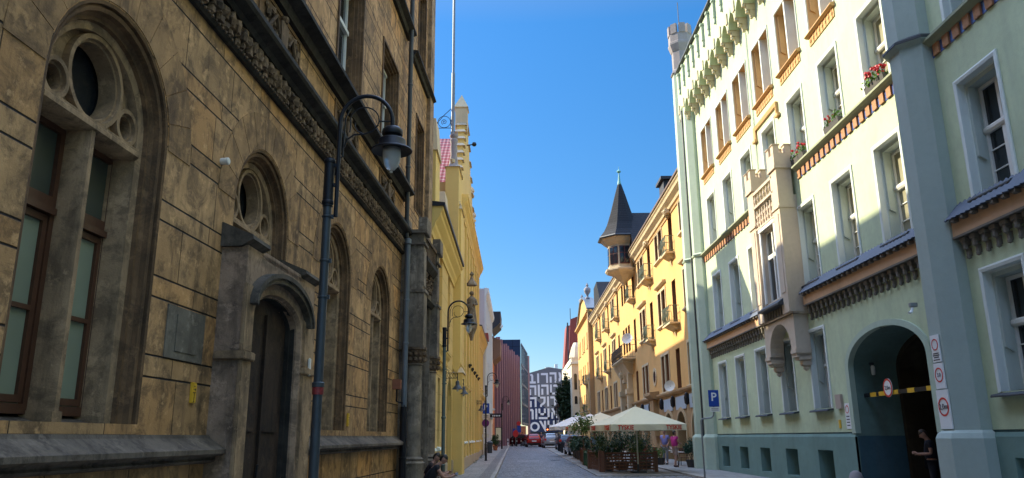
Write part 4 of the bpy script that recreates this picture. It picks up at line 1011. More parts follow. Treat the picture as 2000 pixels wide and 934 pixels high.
# bracket statue on facade
def figure(name,parent,mat,s=1,loc=(0,0,0)):
    mb=MB(); mb.lathe((0,0,0),[(.3*s,0),(.26*s,.4*s),(.2*s,.9*s),(.24*s,1.25*s),(.2*s,1.42*s),(.08*s,1.5*s),(.07*s,1.55*s)],12); mb.ball((0,0,1.68*s),.13*s,10)
    mb.tube([(.2*s,0,1.35*s),(.3*s,-.1*s,1.05*s),(.12*s,-.25*s,1.0*s)],.06*s,8); mb.tube([(-.2*s,0,1.35*s),(-.28*s,-.1*s,1.05*s),(-.1*s,-.25*s,.95*s)],.06*s,8)
    return mb.build(name,mat,parent,loc,smooth=50)
st=empty('facade_statue',Y2.W(39.4,.45,6.9),-Y2.a,'dark stone statue on a bracket high on the yellow facade behind the second street lamp','statue')
figure('figure',st,M['buttress'],.95,(0,0,.35))
mb=MB(); mb.lathe((0,0,-.5),[(.06,0),(.14,.3),(.26,.6),(.3,.8),(.3,.88)],10); mb.build('bracket',M['buttress'],st)
mb=MB(); mb.lathe((0,0,2.35),[(.3,0),(.26,.12),(.12,.3),(.05,.5),(.12,.6),(.02,.75)],6); mb.build('canopy',M['buttress'],st)
# small dark gargoyle bosses
for k in range(6):
    mb=MB(T); u=40.5+k*2.3; o=.15 if u<52 else 0; mb.lathe((u,o+.15,5.1),[(.02,0),(.06,.06),(.08,.16),(.03,.22)],6); mb.ball((u,o+.2,5.25),.07,6,jit=.3); mb.build('dark_boss',M['stone_dark'],Y)
# mast with wrought iron bracket
ms=empty('flag_mast',Y2.W(34.75,-.22,13.0),-Y2.a,'tall thin grey mast with a wrought iron scroll bracket above the yellow gable','mast')
mb=MB(); mb.tube([(0,0,0),(0,0,6)],.085,10); mb.tube([(0,0,6),(0,0,14)],.06,8); mb.build('pole',M['pole'],ms,smooth=40)
mb=MB(); P=lambda x,z:(x,0,z)
mb.tube([P(-.05,4.15),P(-.45,3.75),P(-.95,3.15)],.018,5); mb.tube([P(-.05,3.1),P(-1.0,3.1)],.018,5)
mb.tube([(-.42+.3*math.cos(a*.26),0,3.42+.3*math.sin(a*.26)) for a in range(25)],.016,5)
mb.tube([(-.42+(.02+.006*a)*math.cos(a*.5),0,3.42+(.02+.006*a)*math.sin(a*.5)) for a in range(22)],.016,5)
mb.tube([P(-.7,3.4),P(-.95,3.12)],.016,5); mb.tube([P(-.1,3.7),P(-.1,3.15)],.016,5); mb.build('scroll_bracket',M['iron'],ms)
mb=MB(Y2.T); mb.tube([(38.6,.2,16.7),(38.6,.55,16.75)],.03,6); mb.ball((38.6,.6,16.76),.13,8); mb.build('gable_spotlight',M['iron'],Y)
# utility boxes
# ================= pale townhouse beyond
H1=Fc(-2.62,.27,1,63.1)
W1=H1.root('townhouse','narrow grey-white townhouse with tall lesenes right beyond the yellow building','building')
T=H1.T; mb=MB(T)
cols=[64.6,67.2,69.8,72.4,75,77.6]; hs3=[rect(u,.5,z,z+1.9) for u in cols for z in (1.2,4.7,7.9,10.9)]
wall(mb,63.1,79.3,0,13.6,hs3)
for h in hs3: O=[(h[0],h[2]),(h[0],h[3]),(h[1],h[3]),(h[1],h[2])]; mb.band(O,0,O,-.2,closed=True)
mb.quad((63.1,0,0),(63.1,-8,0),(63.1,-8,13.6),(63.1,0,13.6)); mb.quad((79.3,0,0),(79.3,-8,0),(79.3,-8,13.6),(79.3,0,13.6)); mb.quad((63.1,0,13.6),(79.3,0,13.6),(79.3,-8,13.6),(63.1,-8,13.6))
mb.build('wall',plaster('grey_white_plaster',(.58,.55,.52),.06,.2),W1)
WD=simple_win(.5,1.9,1,'white_wood',tr='white_trim')
for u in cols:
    for z in (1.2,4.7,7.9,10.9): put_win(WD,H1,u,z,W1)
for u in (63.3,65.9,68.5,71.1,73.7,76.3,79.0): mb=MB(T); mb.box(u-.18,u+.18,0,.14,3.4,13); mb.build('lesene',M['white_trim'],W1)
mb=MB(T); mb.prof([(0,12.9),(.1,12.95),(.3,13.3),(.35,13.6),(0,13.7)],63.1,79.3); mb.build('cornice',M['white_trim'],W1); mb=MB(T); mb.prof([(0,3.3),(.2,3.4),(.2,3.55),(0,3.6)],63.1,79.3); mb.build('string_course',M['white_trim'],W1)
mb=MB(T); mb.prof([(-1.2,13.6),(-5.5,21.5),(-8,13.6)],63.1,79.3); mb.build('shade_roof',M['slate'],W1)  # unseen tall roof added to shade the tenement opposite
for u in (52.6,53.6,56.2,58.8,61.2):
    mb=MB(Y2.T); mb.box(u-.16,u+.16,0,.09,.7,8.1); mb.build('lesene',M['yellow_smooth'],Y)
for u in (36.0,38.4,40.8,43.2,45.6,48,50.2,51.8):
    mb=MB(Y2.T); mb.box(u-.14,u+.14,.15,.25,.7,12.1); mb.build('lesene',M['yellow_smooth'],Y)
mb=MB(T); mb.box(63.05,65,-.8,.3,9.4,9.9); mb.build('red_dormer',M['terracotta_roof'],W1)
H2=Fc(-2.62,.27,1,79.35)
W2=H2.root('corner_house','cream and orange house with a dark projecting roof box before the finned building','building')
T=H2.T; mb=MB(T); cols=[80.8,83.2]; hs3=[rect(u,.5,z,z+1.8) for u in cols for z in (1.2,4.5,7.6)]
wall(mb,79.35,84.6,0,12,hs3); mb.quad((79.35,0,0),(79.35,-8,0),(79.35,-8,12),(79.35,0,12)); mb.quad((79.35,0,12),(84.6,0,12),(84.6,-8,12),(79.35,-8,12))
mb.build('wall',M['cream_wall'],W2)
mb=MB(T); hs4=[rect(u,.5,z,z+1.8) for u in (86.2,88.8) for z in (1.4,4.7,7.6)]; wall(mb,84.6,90.6,0,10.2,hs4); mb.quad((90.6,0,0),(90.6,-8,0),(90.6,-8,10.2),(90.6,0,10.2)); mb.quad((84.6,0,10.2),(90.6,0,10.2),(90.6,-8,10.2),(84.6,-8,10.2)); mb.build('orange_wall',plaster('orange_plaster',(.66,.25,.10),.1,.2),W2)
WE=simple_win(.5,1.8,1,'white_wood',tr='white_trim')
for u in cols:
    for z in (1.2,4.5,7.6): put_win(WE,H2,u,z,W2)
for u in (86.2,88.8):
    for z in (1.4,4.7,7.6): put_win(WE,H2,u,z,W2)
mb=MB(T); mb.prof([(-1.5,11.8),(-5.5,21.5),(-8,11.8)],79.35,90.6); mb.build('shade_roof',M['slate'],W2)  # unseen high ridge, added to throw shadow across the street
mb=MB(T); mb.prof([(0,12.6),(.9,13.4),(.95,14.6),(0,14.6)],81.5,87.5); mb.build('dark_roof_box',M['slate'],W2)
mb=MB(T); mb.prof([(0,9.6),(.8,10.3),(.85,11.9),(.2,12.2),(0,12.2)],84.6,90.6); mb.build('projecting_cornice',simple('brown_cornice',(.20,.12,.08),.7),W2)
mb=MB(T); 
for k in range(4): mb.ball((82.2+k*1.4,.98,13.0+.25*k),.15,6)
mb.build('roof_lamps',M['white_trim'],W2)
# ================= red finned building (straight facade turning with the street)
p0,p1=Vector((-2.35,91,0)),Vector((.45,117.2,0)); az=math.degrees(math.atan2((p1-p0).x,(p1-p0).y)); FL=(p1-p0).length
H3=Fc(p0.x-math.tan(R(az))*p0.y,az,1,p0.y/math.cos(R(az)))
FB=H3.root('finned_building','dark pinkish red office building with pale vertical fins','building')
T=H3.T; u0=H3.u0; mb=MB(T); mb.box(u0,u0+FL,-10,0,0,13.2); mb.build('wall',simple('dark_red_cladding',(.08,.026,.034),.6,var=.3),FB)
mb=MB(T); mb.box(u0+.3,u0+FL-6,-10,-4,13.2,20); mb.build('shade_block',M['slate'],FB)  # hidden block added behind the facade to shade the far tenement
for k in range(11):
    for z0,z1 in ((.8,4.6),(4.9,8.2),(8.5,11.6)):
        u=u0+1.2+k*2.38; mb=MB(T); mb.box(u-.55,u+.55,.0,.02,z0,z1); mb.build('window',M['glass_dark'],FB)
for k in range(12):
    u=u0+.1+k*2.38; z1=12.2+(1.2 if k%3 else .8); mb=MB(T)
    mb.box(u,u+.4,.0,.5,.3,z1); mb.build('fin',simple('pinkish_fin',(.27,.145,.165),.6,var=.35) if k==0 else bpy.data.materials['pinkish_fin'],FB)
# navy block facing the camera
nb=empty('navy_building',(-1.5,118.3,0),0,'tall navy blue cladded block behind the finned building','building')
mb=MB(); mb.box(-6,2.62,0,20,3.6,16.1)
t_=NT('navy_cladding'); x,y,z=t_.sep(); f1=t_.math('FRACT',t_.math('DIVIDE',z,1.5)); f2=t_.math('FRACT',t_.math('DIVIDE',x,1.4)); g_=t_.ramp(t_.math('MINIMUM',f1,f2),.02,.05)
t_.color(t_.mix(g_,(.005,.01,.02),(.020,.042,.088))); mt=t_.props(.75,0,.15); mb.build('cladding',mt,nb)
mb=MB(); mb.box(-6,2.4,.6,18,0,3.6); mb.build('ground_floor',M['glass_dark'],nb)
for k in range(4): mb=MB(); mb.box(1.9-.75*k,2.5-.75*k,-.02+.55,.6,1.2,3.5); mb.build('poster',M['sign_white'] if k%2==0 else M['pole'],nb)
mb=MB(); mb.box(2.0,3.3,-.6,2.0,0.4,3.2); mb.build('orange_porch',plaster('orange_brick_porch',(.60,.26,.14),.1,.2),nb)
gw=empty('glass_tower',(1.2,118.4,0),0,'narrow blue glass facade between the navy block and the mural wall','building')
mb=MB(); mb.extr([(0,0,3.4),(.02,0,3.4),(1.22,15.5,3.4),(1.2,15.5,3.4)][::-1],(0,0,12)); mb.build('glass_facade',M['glass_blue'],gw)
for k in range(6): mb=MB(); f=k/5; mb.box(1.22*f-.02,1.22*f+.10,15.5*f,15.5*f+.12,3.4,15.4-.03*k); mb.build('mullion',M['zinc'],gw)
for z in (3.5,6.4,9.3,12.2,15.3): mb=MB(); mb.extr([(.03,0,z),(.08,0,z),(1.3,15.5,z),(1.25,15.5,z)],(0,0,.3)); mb.build('floor_band',M['navy'] if 'navy' in M else M.setdefault('navy',simple('navy_band',(.04,.06,.12),.5)),gw)
mb=MB(); mb.box(1.25,1.6,15.6,22,0.5,15.2); mb.build('pink_end_wall',simple('pink_render',(.50,.28,.27),.8),gw)
# ================= mural building closing the street
mbx=empty('mural_building',(2.9,150,.8),0,'grey end building with a huge mural of white geometric letters closing the street','building')
pts=[(0,0),(0,12.7),(3.9,13.8),(9.5,13.0),(9.5,0)]
mb=MB(); mb.extr([(x,0,z) for x,z in pts],(0,14,0))
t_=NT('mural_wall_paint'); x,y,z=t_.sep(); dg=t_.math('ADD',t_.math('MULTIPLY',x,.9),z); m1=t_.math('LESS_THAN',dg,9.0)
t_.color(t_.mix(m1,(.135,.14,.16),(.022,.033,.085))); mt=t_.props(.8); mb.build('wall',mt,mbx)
S=1/6.225*.0978
def mp(cx,cy): return ((cx-50)*S*1.02, (14.39-((710+cy/6.225)-720)*.0955)-.8)
white=simple('mural_white_paint',(.62,.63,.68),.7,var=.04)
rows=[
 [[(75,135,105,112)],[]],]
def strokes(lst,wd=22):
    mb=MB()
    for st in lst:
        kind=st[0]
        if kind=='r':
            _,xa,ya,xb,yb=st; a=mp(xa,ya); b=mp(xb,yb); mb.box(min(a[0],b[0]),max(a[0],b[0]),-.03,-.005,min(a[1],b[1]),max(a[1],b[1]))
        else:
            P=[mp(*p) for p in st[1]]; mb.extr([(p[0],0-.032,p[1]) for p in P],(0,.025,0))
    return mb.build('mural_letter',white,mbx)
def ringpts(cx,cy,r0,r1,a0,a1,n=14):
    o=[(cx+r1*math.cos(R(a0+(a1-a0)*i/n)),cy+r1*math.sin(R(a0+(a1-a0)*i/n))) for i in range(n+1)]
    i_=[(cx+r0*math.cos(R(a0+(a1-a0)*i/n)),cy+r0*math.sin(R(a0+(a1-a0)*i/n))) for i in range(n+1)]
    return o+i_[::-1]
LT=[
 [('p',[(72,130),(95,130),(108,150),(108,222),(136,222),(136,248),(58,248),(58,222),(84,222),(84,155),(72,152)])],
 [('r',155,124,178,242)],[('r',200,120,284,146),('r',262,146,284,242)],[('r',304,112,386,138),('r',364,138,386,240),('r',304,165,327,240)],
 [('p',[(410,112),(432,112),(446,150),(446,222),(424,200)]),('r',412,185,432,225)],
 [('r',58,270,142,296),('r',120,296,142,390),('r',58,318,80,390)],[('r',160,262,184,392)],[('r',202,262,288,288),('r',265,288,288,386),('r',202,312,225,386)],[('r',306,262,328,384),('r',306,360,400,384),('p',[(345,262),(385,262),(405,285),(405,340),(383,340),(383,290),(345,288)])],
 [('r',62,414,142,440),('r',120,440,142,535),('r',62,462,84,535)],[('r',162,390,184,432),('r',162,410,250,432),('p',ringpts(190,432,36,60,0,0.1,1)[:0]+[(226,432),(250,432),(250,470),(244,492),(226,508),(206,520),(206,535),(184,535),(184,508),(204,490),(222,478),(226,462)])],[('r',268,408,291,530)],[('r',308,408,395,434),('r',350,434,375,520)],
 [('p',[(66,560),(90,556),(106,574),(106,684),(82,684),(82,586),(66,584)])],[('r',126,554,148,682)],[('r',164,554,186,634),('r',164,610,250,634),('r',228,554,250,634),('r',270,554,294,682),('r',164,658,294,682)],[('p',[(315,552),(340,552),(400,672),(375,672)]),('r',315,600,337,676)],
 [('p',ringpts(117,772,34,57,0,179.9,16)),('p',ringpts(117,772,34,57,180,359.9,16))],
 [('p',[(168,702),(196,702),(226,760),(226,702),(250,702),(250,832),(238,832)])],[('r',268,700,290,775),('r',268,752,352,776),('r',332,700,352,752)],[('r',380,696,402,770)],
]
for s_ in LT: strokes(s_)
mb=MB(); mb.box(3.5,5.0,5,6.5,13.4,14.3); mb.build('chimney',M['white_trim'],mbx)
mb=MB(); mb.box(5.3,5.9,4,5,13.3,14.75); mb.build('chimney',M['white_trim'],mbx)
mb=MB(); mb.box(-.2,9.5,-.06,-.02,.0,1.7); mb.build('shopfront',M['glass_dark'],mbx)
# ================= ochre tenement, right
RY=Fc(9.3,.3,-1,38.3)
O_=RY.root('tenement','long ochre yellow tenement with stone balconies, a slate turret and arcaded ground floor','building')
T=RY.T; E1=94.6
pairs=[40.85,48.8,56.5,74.2,82.0,89.8]; sing=[44.95,52.8,60.6,70.4,78.1,86.0]; trip=[63.9,65.5,67.1]
zz=[(4.25,6.5),(8.4,10.55),(12.65,14.45)]
hol=[]
for i,(a,b) in enumerate(zz):
    for u in pairs:
        for s in (-.68,.68): hol.append(rect(u+s,.56,a,b))
    for u in sing:
        if i==0 and u==52.8: continue
        hol.append(rect(u,.56,a-(.45 if i else 0),b))
    if i: 
        for u in trip: hol.append(rect(u,.56,a,b))
arc=[40.8,44.7,48.4,56.6,60.2,72,75.8,79.6,83.4,87.2,91]
for u in arc: hol.append((u-1.2,u+1.2,.1,2.95,arch(u,1.2,1.9,1.05,14)))
hol.append((63.9,67.1,.1,6.1,arch(65.5,1.6,4.6,1.5,16)))
RVM=plaster('shade_brown_reveal',(.23,.095,.04),.15,.2)  # brown reveals, with the shade of the jambs put into the colour
w=MB(T); wall(w,38.3,E1,4.1,15.4,[(h[0],h[1],max(4.1,h[2]),h[3],h[4]) for h in hol if h[3]>4.1])
for h in hol:
    if h[2]<4.1 and h[0]!=63.9: continue
    if h[4]: O=[(h[0],h[2])]+h[4]+[(h[1],h[2])]
    else: O=[(h[0],h[2]),(h[0],h[3]),(h[1],h[3]),(h[1],h[2])]
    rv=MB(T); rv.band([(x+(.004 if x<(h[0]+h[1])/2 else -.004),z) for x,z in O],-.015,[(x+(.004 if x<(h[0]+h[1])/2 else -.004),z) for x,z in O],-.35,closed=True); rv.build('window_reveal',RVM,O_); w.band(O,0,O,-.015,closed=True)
w.quad((E1,0,0),(E1,-10,0),(E1,-10,15.4),(E1,0,15.4)); w.quad((38.3,0,4.1),(38.3,-10,4.1),(38.3,-10,15.4),(38.3,0,15.4)); w.quad((38.3,-10,0),(E1,-10,0),(E1,-10,15.4),(38.3,-10,15.4))
w.build('wall',M['yellow_wall'],O_)
w=MB(T); wall(w,38.3,E1,0,4.1,[(h[0],h[1],h[2],min(h[3],4.1),h[4] if h[3]<4.1 else None) for h in hol if h[2]<4.1],.03)
for u in arc: A=jamb(u,1.2,.1,1.9,1.05,14); w.band(A,.03,A,-.5)
w.build('ground_floor_wall',M['tan_stone'],O_)
w=MB(T); w.quad((38.4,-1,.1),(94,-1,.1),(94,-1,15),(38.4,-1,15)); w.build('inner_wall',M['stone_dark'],O_)
M['arch_trim']=plaster('arcade_arch_stone',(.50,.36,.20),.15,.3)
for u in arc:
    mb=MB(T); A0=jamb(u,1.2,.1,1.9,1.05,14); A1=jamb(u,1.42,.1,1.9,1.27,14); mb.band(A1,.03,A1,.10); mb.band(A1,.10,A0,.10); mb.band(A0,.10,A0,0); mb.build('arch_surround',M['arch_trim'],O_)
    mb=MB(T); mb.poly([(a,-.45,z) for a,z in A0]); mb.build('shop_window',M['glass_dark'],O_)
SW=simple_win(.56,2.2,-1,'red_frame',o=-.24); SW2=simple_win(.56,1.8,-1,'red_frame',o=-.24); SWb=simple_win(.56,2.65,-1,'red_frame',o=-.24)
def surround(w,h,hood):
    mb=MB(TS(-1)); 
    for a,b in ((-w-.14,-w),(w,w+.14)): mb.box(a,b,0,.05,0,h)
    mb.box(-w-.14,w+.14,0,.05,h,h+.16)
    if hood: mb.prof([(0,h+.32),(.22,h+.40),(.25,h+.50),(0,h+.55)],-w-.3,w+.3)
    mb.prof([(0,.02),(.15,0),(.17,-.1),(0,-.2)],-w-.2,w+.2); return mb.mesh('window_surround',M['cream_stone'])
SP=[surround(1.25,2.25,False),surround(1.25,2.15,True),surround(1.25,1.8,False)]; SS=surround(.56,2.2,False)
for i,(a,b) in enumerate(zz):
    for u in pairs:
        link('window_surround',SP[i],O_,(0,u-RY.u0,a))
        mb=None
        for s in (-.68,.68): put_win(SW if i<2 else SW2,RY,u+s,a,O_)
    for u in sing:
        if i==0 and u==52.8: continue
        put_win(SW if not i else (SWb if i==1 else SW),RY,u,a-(.45 if i else 0),O_)
    if i:
        for u in trip: put_win(SW if i<2 else SW2,RY,u,a,O_)
pm=MB(TS(-1)); pm.box(-.12,.12,-.05,.07,0,2.2); pm=pm.mesh('stone_mullion',M['cream_stone'])
for i,(a,b) in enumerate(zz):
    for u in pairs: o=link('stone_mullion',pm,O_,(0,u-RY.u0,a)); o.scale=(1,1,(b-a)/2.2)
mb=MB(T); mb.prof([(0,14.75),(.1,14.8),(.14,14.95),(.38,15.15),(.42,15.3),(.5,15.38),(.5,15.48),(0,15.5)],38.3,E1+.1); mb.build('roof_cornice',M['cream_stone'],O_)
mb=MB(T); mb.prof([(.42,15.49),(.58,15.49),(.58,15.60),(.2,15.66),(-.2,15.62)],38.3,E1+.1); mb.build('gutter',simple('brown_gutter',(.16,.10,.06),.5),O_)
mb=MB(T); mb.prof([(0,14.5),(.06,14.5),(.06,14.6),(0,14.6)],38.3,E1); mb.prof([(0,3.95),(.14,3.98),(.2,4.08),(.2,4.18),(0,4.24)],38.3,E1); mb.build('string_course',M['tan_stone'],O_)
mb=MB(T); mb.prof([(.2,15.5),(-5,18.6),(-10,15.5)],38.3,E1); mb.extr([(57.2,.3,15.6),(63.4,.3,15.6),(60.3,.3,19.2)],(0,-7,0)); mb.extr([(86.5,-.3,15.6),(E1,-.3,15.6),(E1,-.3,19.4),(91,-.3,19.6)],(0,-7,0))
M['slate_tiles']=NT('slate_tiles'); t_=M['slate_tiles']; x,y,z=t_.sep(); fr=t_.math('FRACT',t_.math('DIVIDE',z,.22)); cc_=t_.mix(t_.ramp(fr,0,.25),(.008,.008,.010),(.033,.033,.037)); cc_=t_.mix(t_.math('MULTIPLY',t_.ramp(t_.noise(14,4),.6,.72),.5),cc_,(.16,.15,.14)); t_.color(cc_); t_.bump(fr,.03); M['slate_tiles']=t_.props(.75,0,.15)
mb.build('slate_roof',M['slate_tiles'],O_)
mb=MB(T); mb.box(49,50.6,-2.2,-.6,16.0,18.3); mb.box(48.8,50.8,-2.4,-.4,18.2,18.4); mb.build('dormer',M['slate'],O_)
# balconies
def balcony(w,o,h=.95,mat='rail_green'):
    t=TS(-1)
    s=MB(t); s.box(-w,w,0,o,-.10,0); s.prof([(0,-.10),(o-.08,-.10),(o*.55,-.22),(0,-.36)],-w*.72,w*.72); s.prof([(0,-.34),(.12,-.38),(.08,-.6),(0,-.75)],-.12,.12)
    a=s.mesh('balcony_slab',M['cream_stone'])
    r=MB(t)
    for z in (.08,h): r.tube([(-w+.03,0,z),(-w+.03,o-.04,z),(w-.03,o-.04,z),(w-.03,0,z)],.025,5)
    n=int(w*2/.11)
    for k in range(n+1):
        u=-w+.03+(2*w-.06)*k/n; r.tube([(u,o-.04,.0),(u+.02*(-1)**k,o-.02+.05*(k%2),h*.45),(u,o-.04,h)],.012,4)
    for s_ in (-1,1):
        for k in range(1,5): r.tube([(s_*(w-.03),o*k/5,0),(s_*(w-.03),o*k/5,h)],.012,4)
        r.tube([(s_*(w-.03),o,h),(s_*(w+.12),o+.1,h*.8),(s_*(w+.1),o+.08,h*.55)],.015,4)
    b=r.mesh('railing',M[mat],fix=False); return a,b
BA=balcony(.85,.52); BB=balcony(1.15,.58); BIG=balcony(3.6,1.05,1.0,'zinc_dark')
def putb(ms,u,z,F=RY,root=O_):
    a=link('balcony',ms[0],root,(0,u-F.u0,z)); link('railing',ms[1],a)
for u in sing: putb(BB if u==52.8 else BA,u,12.12)
for u in (44.95,52.8): putb(BB if u==44.95 else BA,u,7.92)
for u in (78.1,86.0): putb((BA[0],BIG[1]) if False else BA,u,7.92)
putb(BIG,64.6,7.6)
for (u,z0,z1) in [(u,13.0+1.55,15.0) for u in sing]: mb=MB(T); mb.ball((u,.12,14.75),.28,8,jit=.3); mb.ball((u-.35,.1,14.7),.2,6,jit=.3); mb.ball((u+.35,.1,14.7),.2,6,jit=.3); mb.build('stucco_ornament',M['cream_stone'],O_)
# oval window with console
mb=MB(T); mb.band(circ(52.75,5.45,.62,20),.06,circ(52.75,5.45,.42,20),.06,closed=True); mb.band(circ(52.75,5.45,.62,20),0,circ(52.75,5.45,.62,20),.06,closed=True)
o=mb.build('oval_frame',M['cream_stone'],O_); o.scale=(1,1,1)
mb=MB(T); mb.poly([(u,.02,z) for u,z in circ(52.75,5.45,.42,20)]); mb.build('oval_pane',M['glass_dark'],o)
mb=MB(T); mb.prof([(0,4.45),(.6,4.4),(.62,4.2),(.3,3.95),(0,3.9)],51.6,53.9); mb.build('console',M['tan_stone'],O_)
mb=MB(T); mb.box(52.0,53.5,.0,.35,1.6,3.9); mb.build('pilaster',M['tan_stone'],O_)
# portal
mb=MB(T); 
for (z0,z1,w,o) in ((0,4.9,.35,.45),(4.9,5.3,.45,.55),(5.3,7.1,.3,.4)):
    for s in (-1,1): mb.box(65.5+s*2.1-w,65.5+s*2.1+w,0,o,z0,z1)
mb.prof([(0,6.4),(.35,6.5),(.8,7.3),(.8,7.46),(0,7.46)],62.4,68.6); mb.build('portal',M['cream_stone'],O_)
mb=MB(T); mb.poly([(u,-.33,z) for u,z in jamb(65.5,1.6,.1,4.6,1.5,14)]); mb.build('portal_door',M['dark_wood'],O_)
mb=MB(T); mb.box(64.9,66.1,0,.45,5.9,7.0); mb.ball((65.5,.45,6.6),.4,8,jit=.2); mb.build('keystone_carving',M['cream_stone'],O_)
# fascia boards of the bars in the arcade
M['fascia']=simple('pale_grey_fascia',(.36,.44,.50),.45,var=.08)
for u in (40.9,44.6,48.4,56.2): mb=MB(T); mb.box(u-1.35,u+1.35,.03,.09,3.05,3.78); fb=mb.build('fascia_board',M['fascia'],O_,bevel=.01)
mb=MB(T); mb.box(40.2,41.5,.09,.11,3.25,3.6); mb.ball((40.0,.1,3.42),.14,8,sy=.2); mb.build('fascia_emblem',M['stone_dark'],O_)
for k,u in enumerate([39.4,42.6,46.5,50.2,54.4,58]): mb=MB(T); mb.lathe((u,.15,3.2),[(.02,0),(.14,.1),(.16,.4),(.1,.62),(.02,.7)],7); mb.tube([(u,.0,3.6),(u,.2,3.62)],.03,5); mb.build('iron_wall_lantern',M['iron'],O_)
# turret with pointed slate roof
tc=(60.3,.75,0)
mb=MB(T); mb.lathe(tc,[(.12,13.2),(.3,13.5),(.6,13.75),(.8,13.95),(1.35,14.15),(1.5,14.3),(1.5,14.42),(1.22,14.5),(1.22,16.35),(1.3,16.42),(1.55,16.6),(1.8,16.85),(1.85,16.95)],8,a0=R(22.5)); tu=mb.build('turret',M['cream_stone'],O_)
mb=MB(T); mb.lathe(tc,[(1.96,16.9),(2.0,17.0),(1.6,17.5),(1.25,18.15),(.85,19.3),(.45,20.7),(.13,21.75)],8,a0=R(22.5)); mb.build('turret_roof',M['slate_tiles'],tu)
mb=MB(T); mb.lathe(tc,[(2.0,16.88),(2.04,16.95),(2.0,17.03)],8,a0=R(22.5)); mb.build('turret_gutter',M['zinc_dark'],tu)
mb=MB(T); mb.lathe(tc,[(.17,21.6),(.10,22.0),(.05,22.5),(.04,22.62),(.16,22.7),(.18,22.78),(.1,22.88),(.02,22.95),(.015,23.2)],8); mb.build('copper_spike',M['copper'],tu)
for k in range(8):
    a=R(45*k); c,s=math.cos(a),math.sin(a); ap=1.22*math.cos(R(22.5))
    def q(n_,t_,z_): return (tc[0]+c*n_-s*t_,tc[1]+s*n_+c*t_,z_)
    if s<-.2: continue
    mb=MB(T); 
    mb.add([q(ap+.03,-.40,14.75),q(ap+.03,.40,14.75),q(ap+.03,.40,16.2),q(ap+.03,-.40,16.2)],[(0,1,2,3)])
    wn=mb.build('turret_window',M['red_frame'],tu)
    for s2 in (-1,1): 
        mb=MB(T); x0,x1=(.035,.35) if s2>0 else (-.35,-.035)
        for z0,z1 in ((14.82,15.6),(15.67,16.13)): mb.add([q(ap+.045,x0,z0),q(ap+.045,x1,z0),q(ap+.045,x1,z1),q(ap+.045,x0,z1)],[(0,1,2,3)])
        mb.build('pane',M['glass_dark'],wn)
# satellite dishes
def dish(F,u,o,z,lab,r=.35):
    e=empty('satellite_dish',F.W(u,o,z),-F.a,lab,'dish'); mb=MB(); mb.lathe((0,0,0),[(.02,.0),(r*.5,.03),(r,.12),(r+.01,.13)],16,cap=False); d_=mb.build('dish',M['white_enamel'],e); d_.rotation_euler=(R(75),0,R(-30)); mb=MB(TS(-1)); mb.tube([(0,-o,-.1),(0,0,0)],.02,5); mb.build('arm',M['pole'],e)
dish(RY,58.6,.9,8.75,'white satellite dish at the near end of the long dark balcony',.42)
dish(RY,45.9,.35,4.4,'small white satellite dish low on the ochre facade above the arcade signs',.32)
# ================= gabled end house
RG=Fc(9.0,.3,-1,94.7)
GH=RG.root('pediment_house','yellow house with a pedimented gable topped by stone urns beyond the long tenement','building')
T=RG.T; hol=[rect(u,.5,z,z+2) for u in (96.8,99.2,103.4,105.8,110,112.4) for z in (5,8.8,12.6)]
mb=MB(T); wall(mb,94.7,114.5,0,16.6,hol)
for h in hol: O=[(h[0],h[2]),(h[0],h[3]),(h[1],h[3]),(h[1],h[2])]; mb.band(O,0,O,-.25,closed=True)
mb.quad((94.7,0,0),(94.7,-8,0),(94.7,-8,16.6),(94.7,0,16.6)); mb.quad((114.5,0,0),(114.5,-8,0),(114.5,-8,16.6),(114.5,0,16.6)); mb.quad((94.7,0,16.6),(114.5,0,16.6),(114.5,-8,16.6),(94.7,-8,16.6))
mb.build('wall',M['yellow_wall'],GH)
WG=simple_win(.5,2.0,-1,'red_frame',tr='cream_stone')
for h in hol: put_win(WG,RG,(h[0]+h[1])/2,h[2],GH)
mb=MB(T); mb.plate([(95.0,16.6),(98.0,18.4),(101.5,19.3),(105.5,19.3),(112,16.7)],-.9,.1); mb.prof([(0,16.3),(.4,16.6),(.4,16.8),(0,16.9)],94.6,114.6); mb.build('pediment',M['yellow_wall'],GH)
mb=MB(T); 
for (a,za),(b,zb) in zip([(94.8,16.9),(98.0,18.5),(101.5,19.4),(105.5,19.4)],[(98.0,18.5),(101.5,19.4),(105.5,19.4),(112.2,16.8)]): mb.add([(a,-1.0,za),(b,-1.0,zb),(b,.35,zb),(a,.35,za),(a,-1.0,za+.2),(b,-1.0,zb+.2),(b,.35,zb+.2),(a,.35,za+.2)],[(0,3,2,1),(4,5,6,7),(0,1,5,4),(1,2,6,5),(2,3,7,6),(3,0,4,7)])
mb.build('pediment_coping',M['zinc'],GH)
for u,z in ((98.8,18.9),(107.2,18.9)): mb=MB(T); mb.lathe((u,-.2,z),[(.3,0),(.3,.15),(.12,.3),(.16,.5),(.42,.9),(.45,1.3),(.25,1.5),(.12,1.6),(.2,1.75),(.03,2.1)],10); mb.build('urn',M['turret'],GH,smooth=50)
mb=MB(T); mb.box(94.5,95.6,-.5,.25,0,16.5); mb.build('corner_pilaster',M['tan_stone'],GH)
for z in (8.3,4.6): putb(BA,101.3,z,RG,GH)
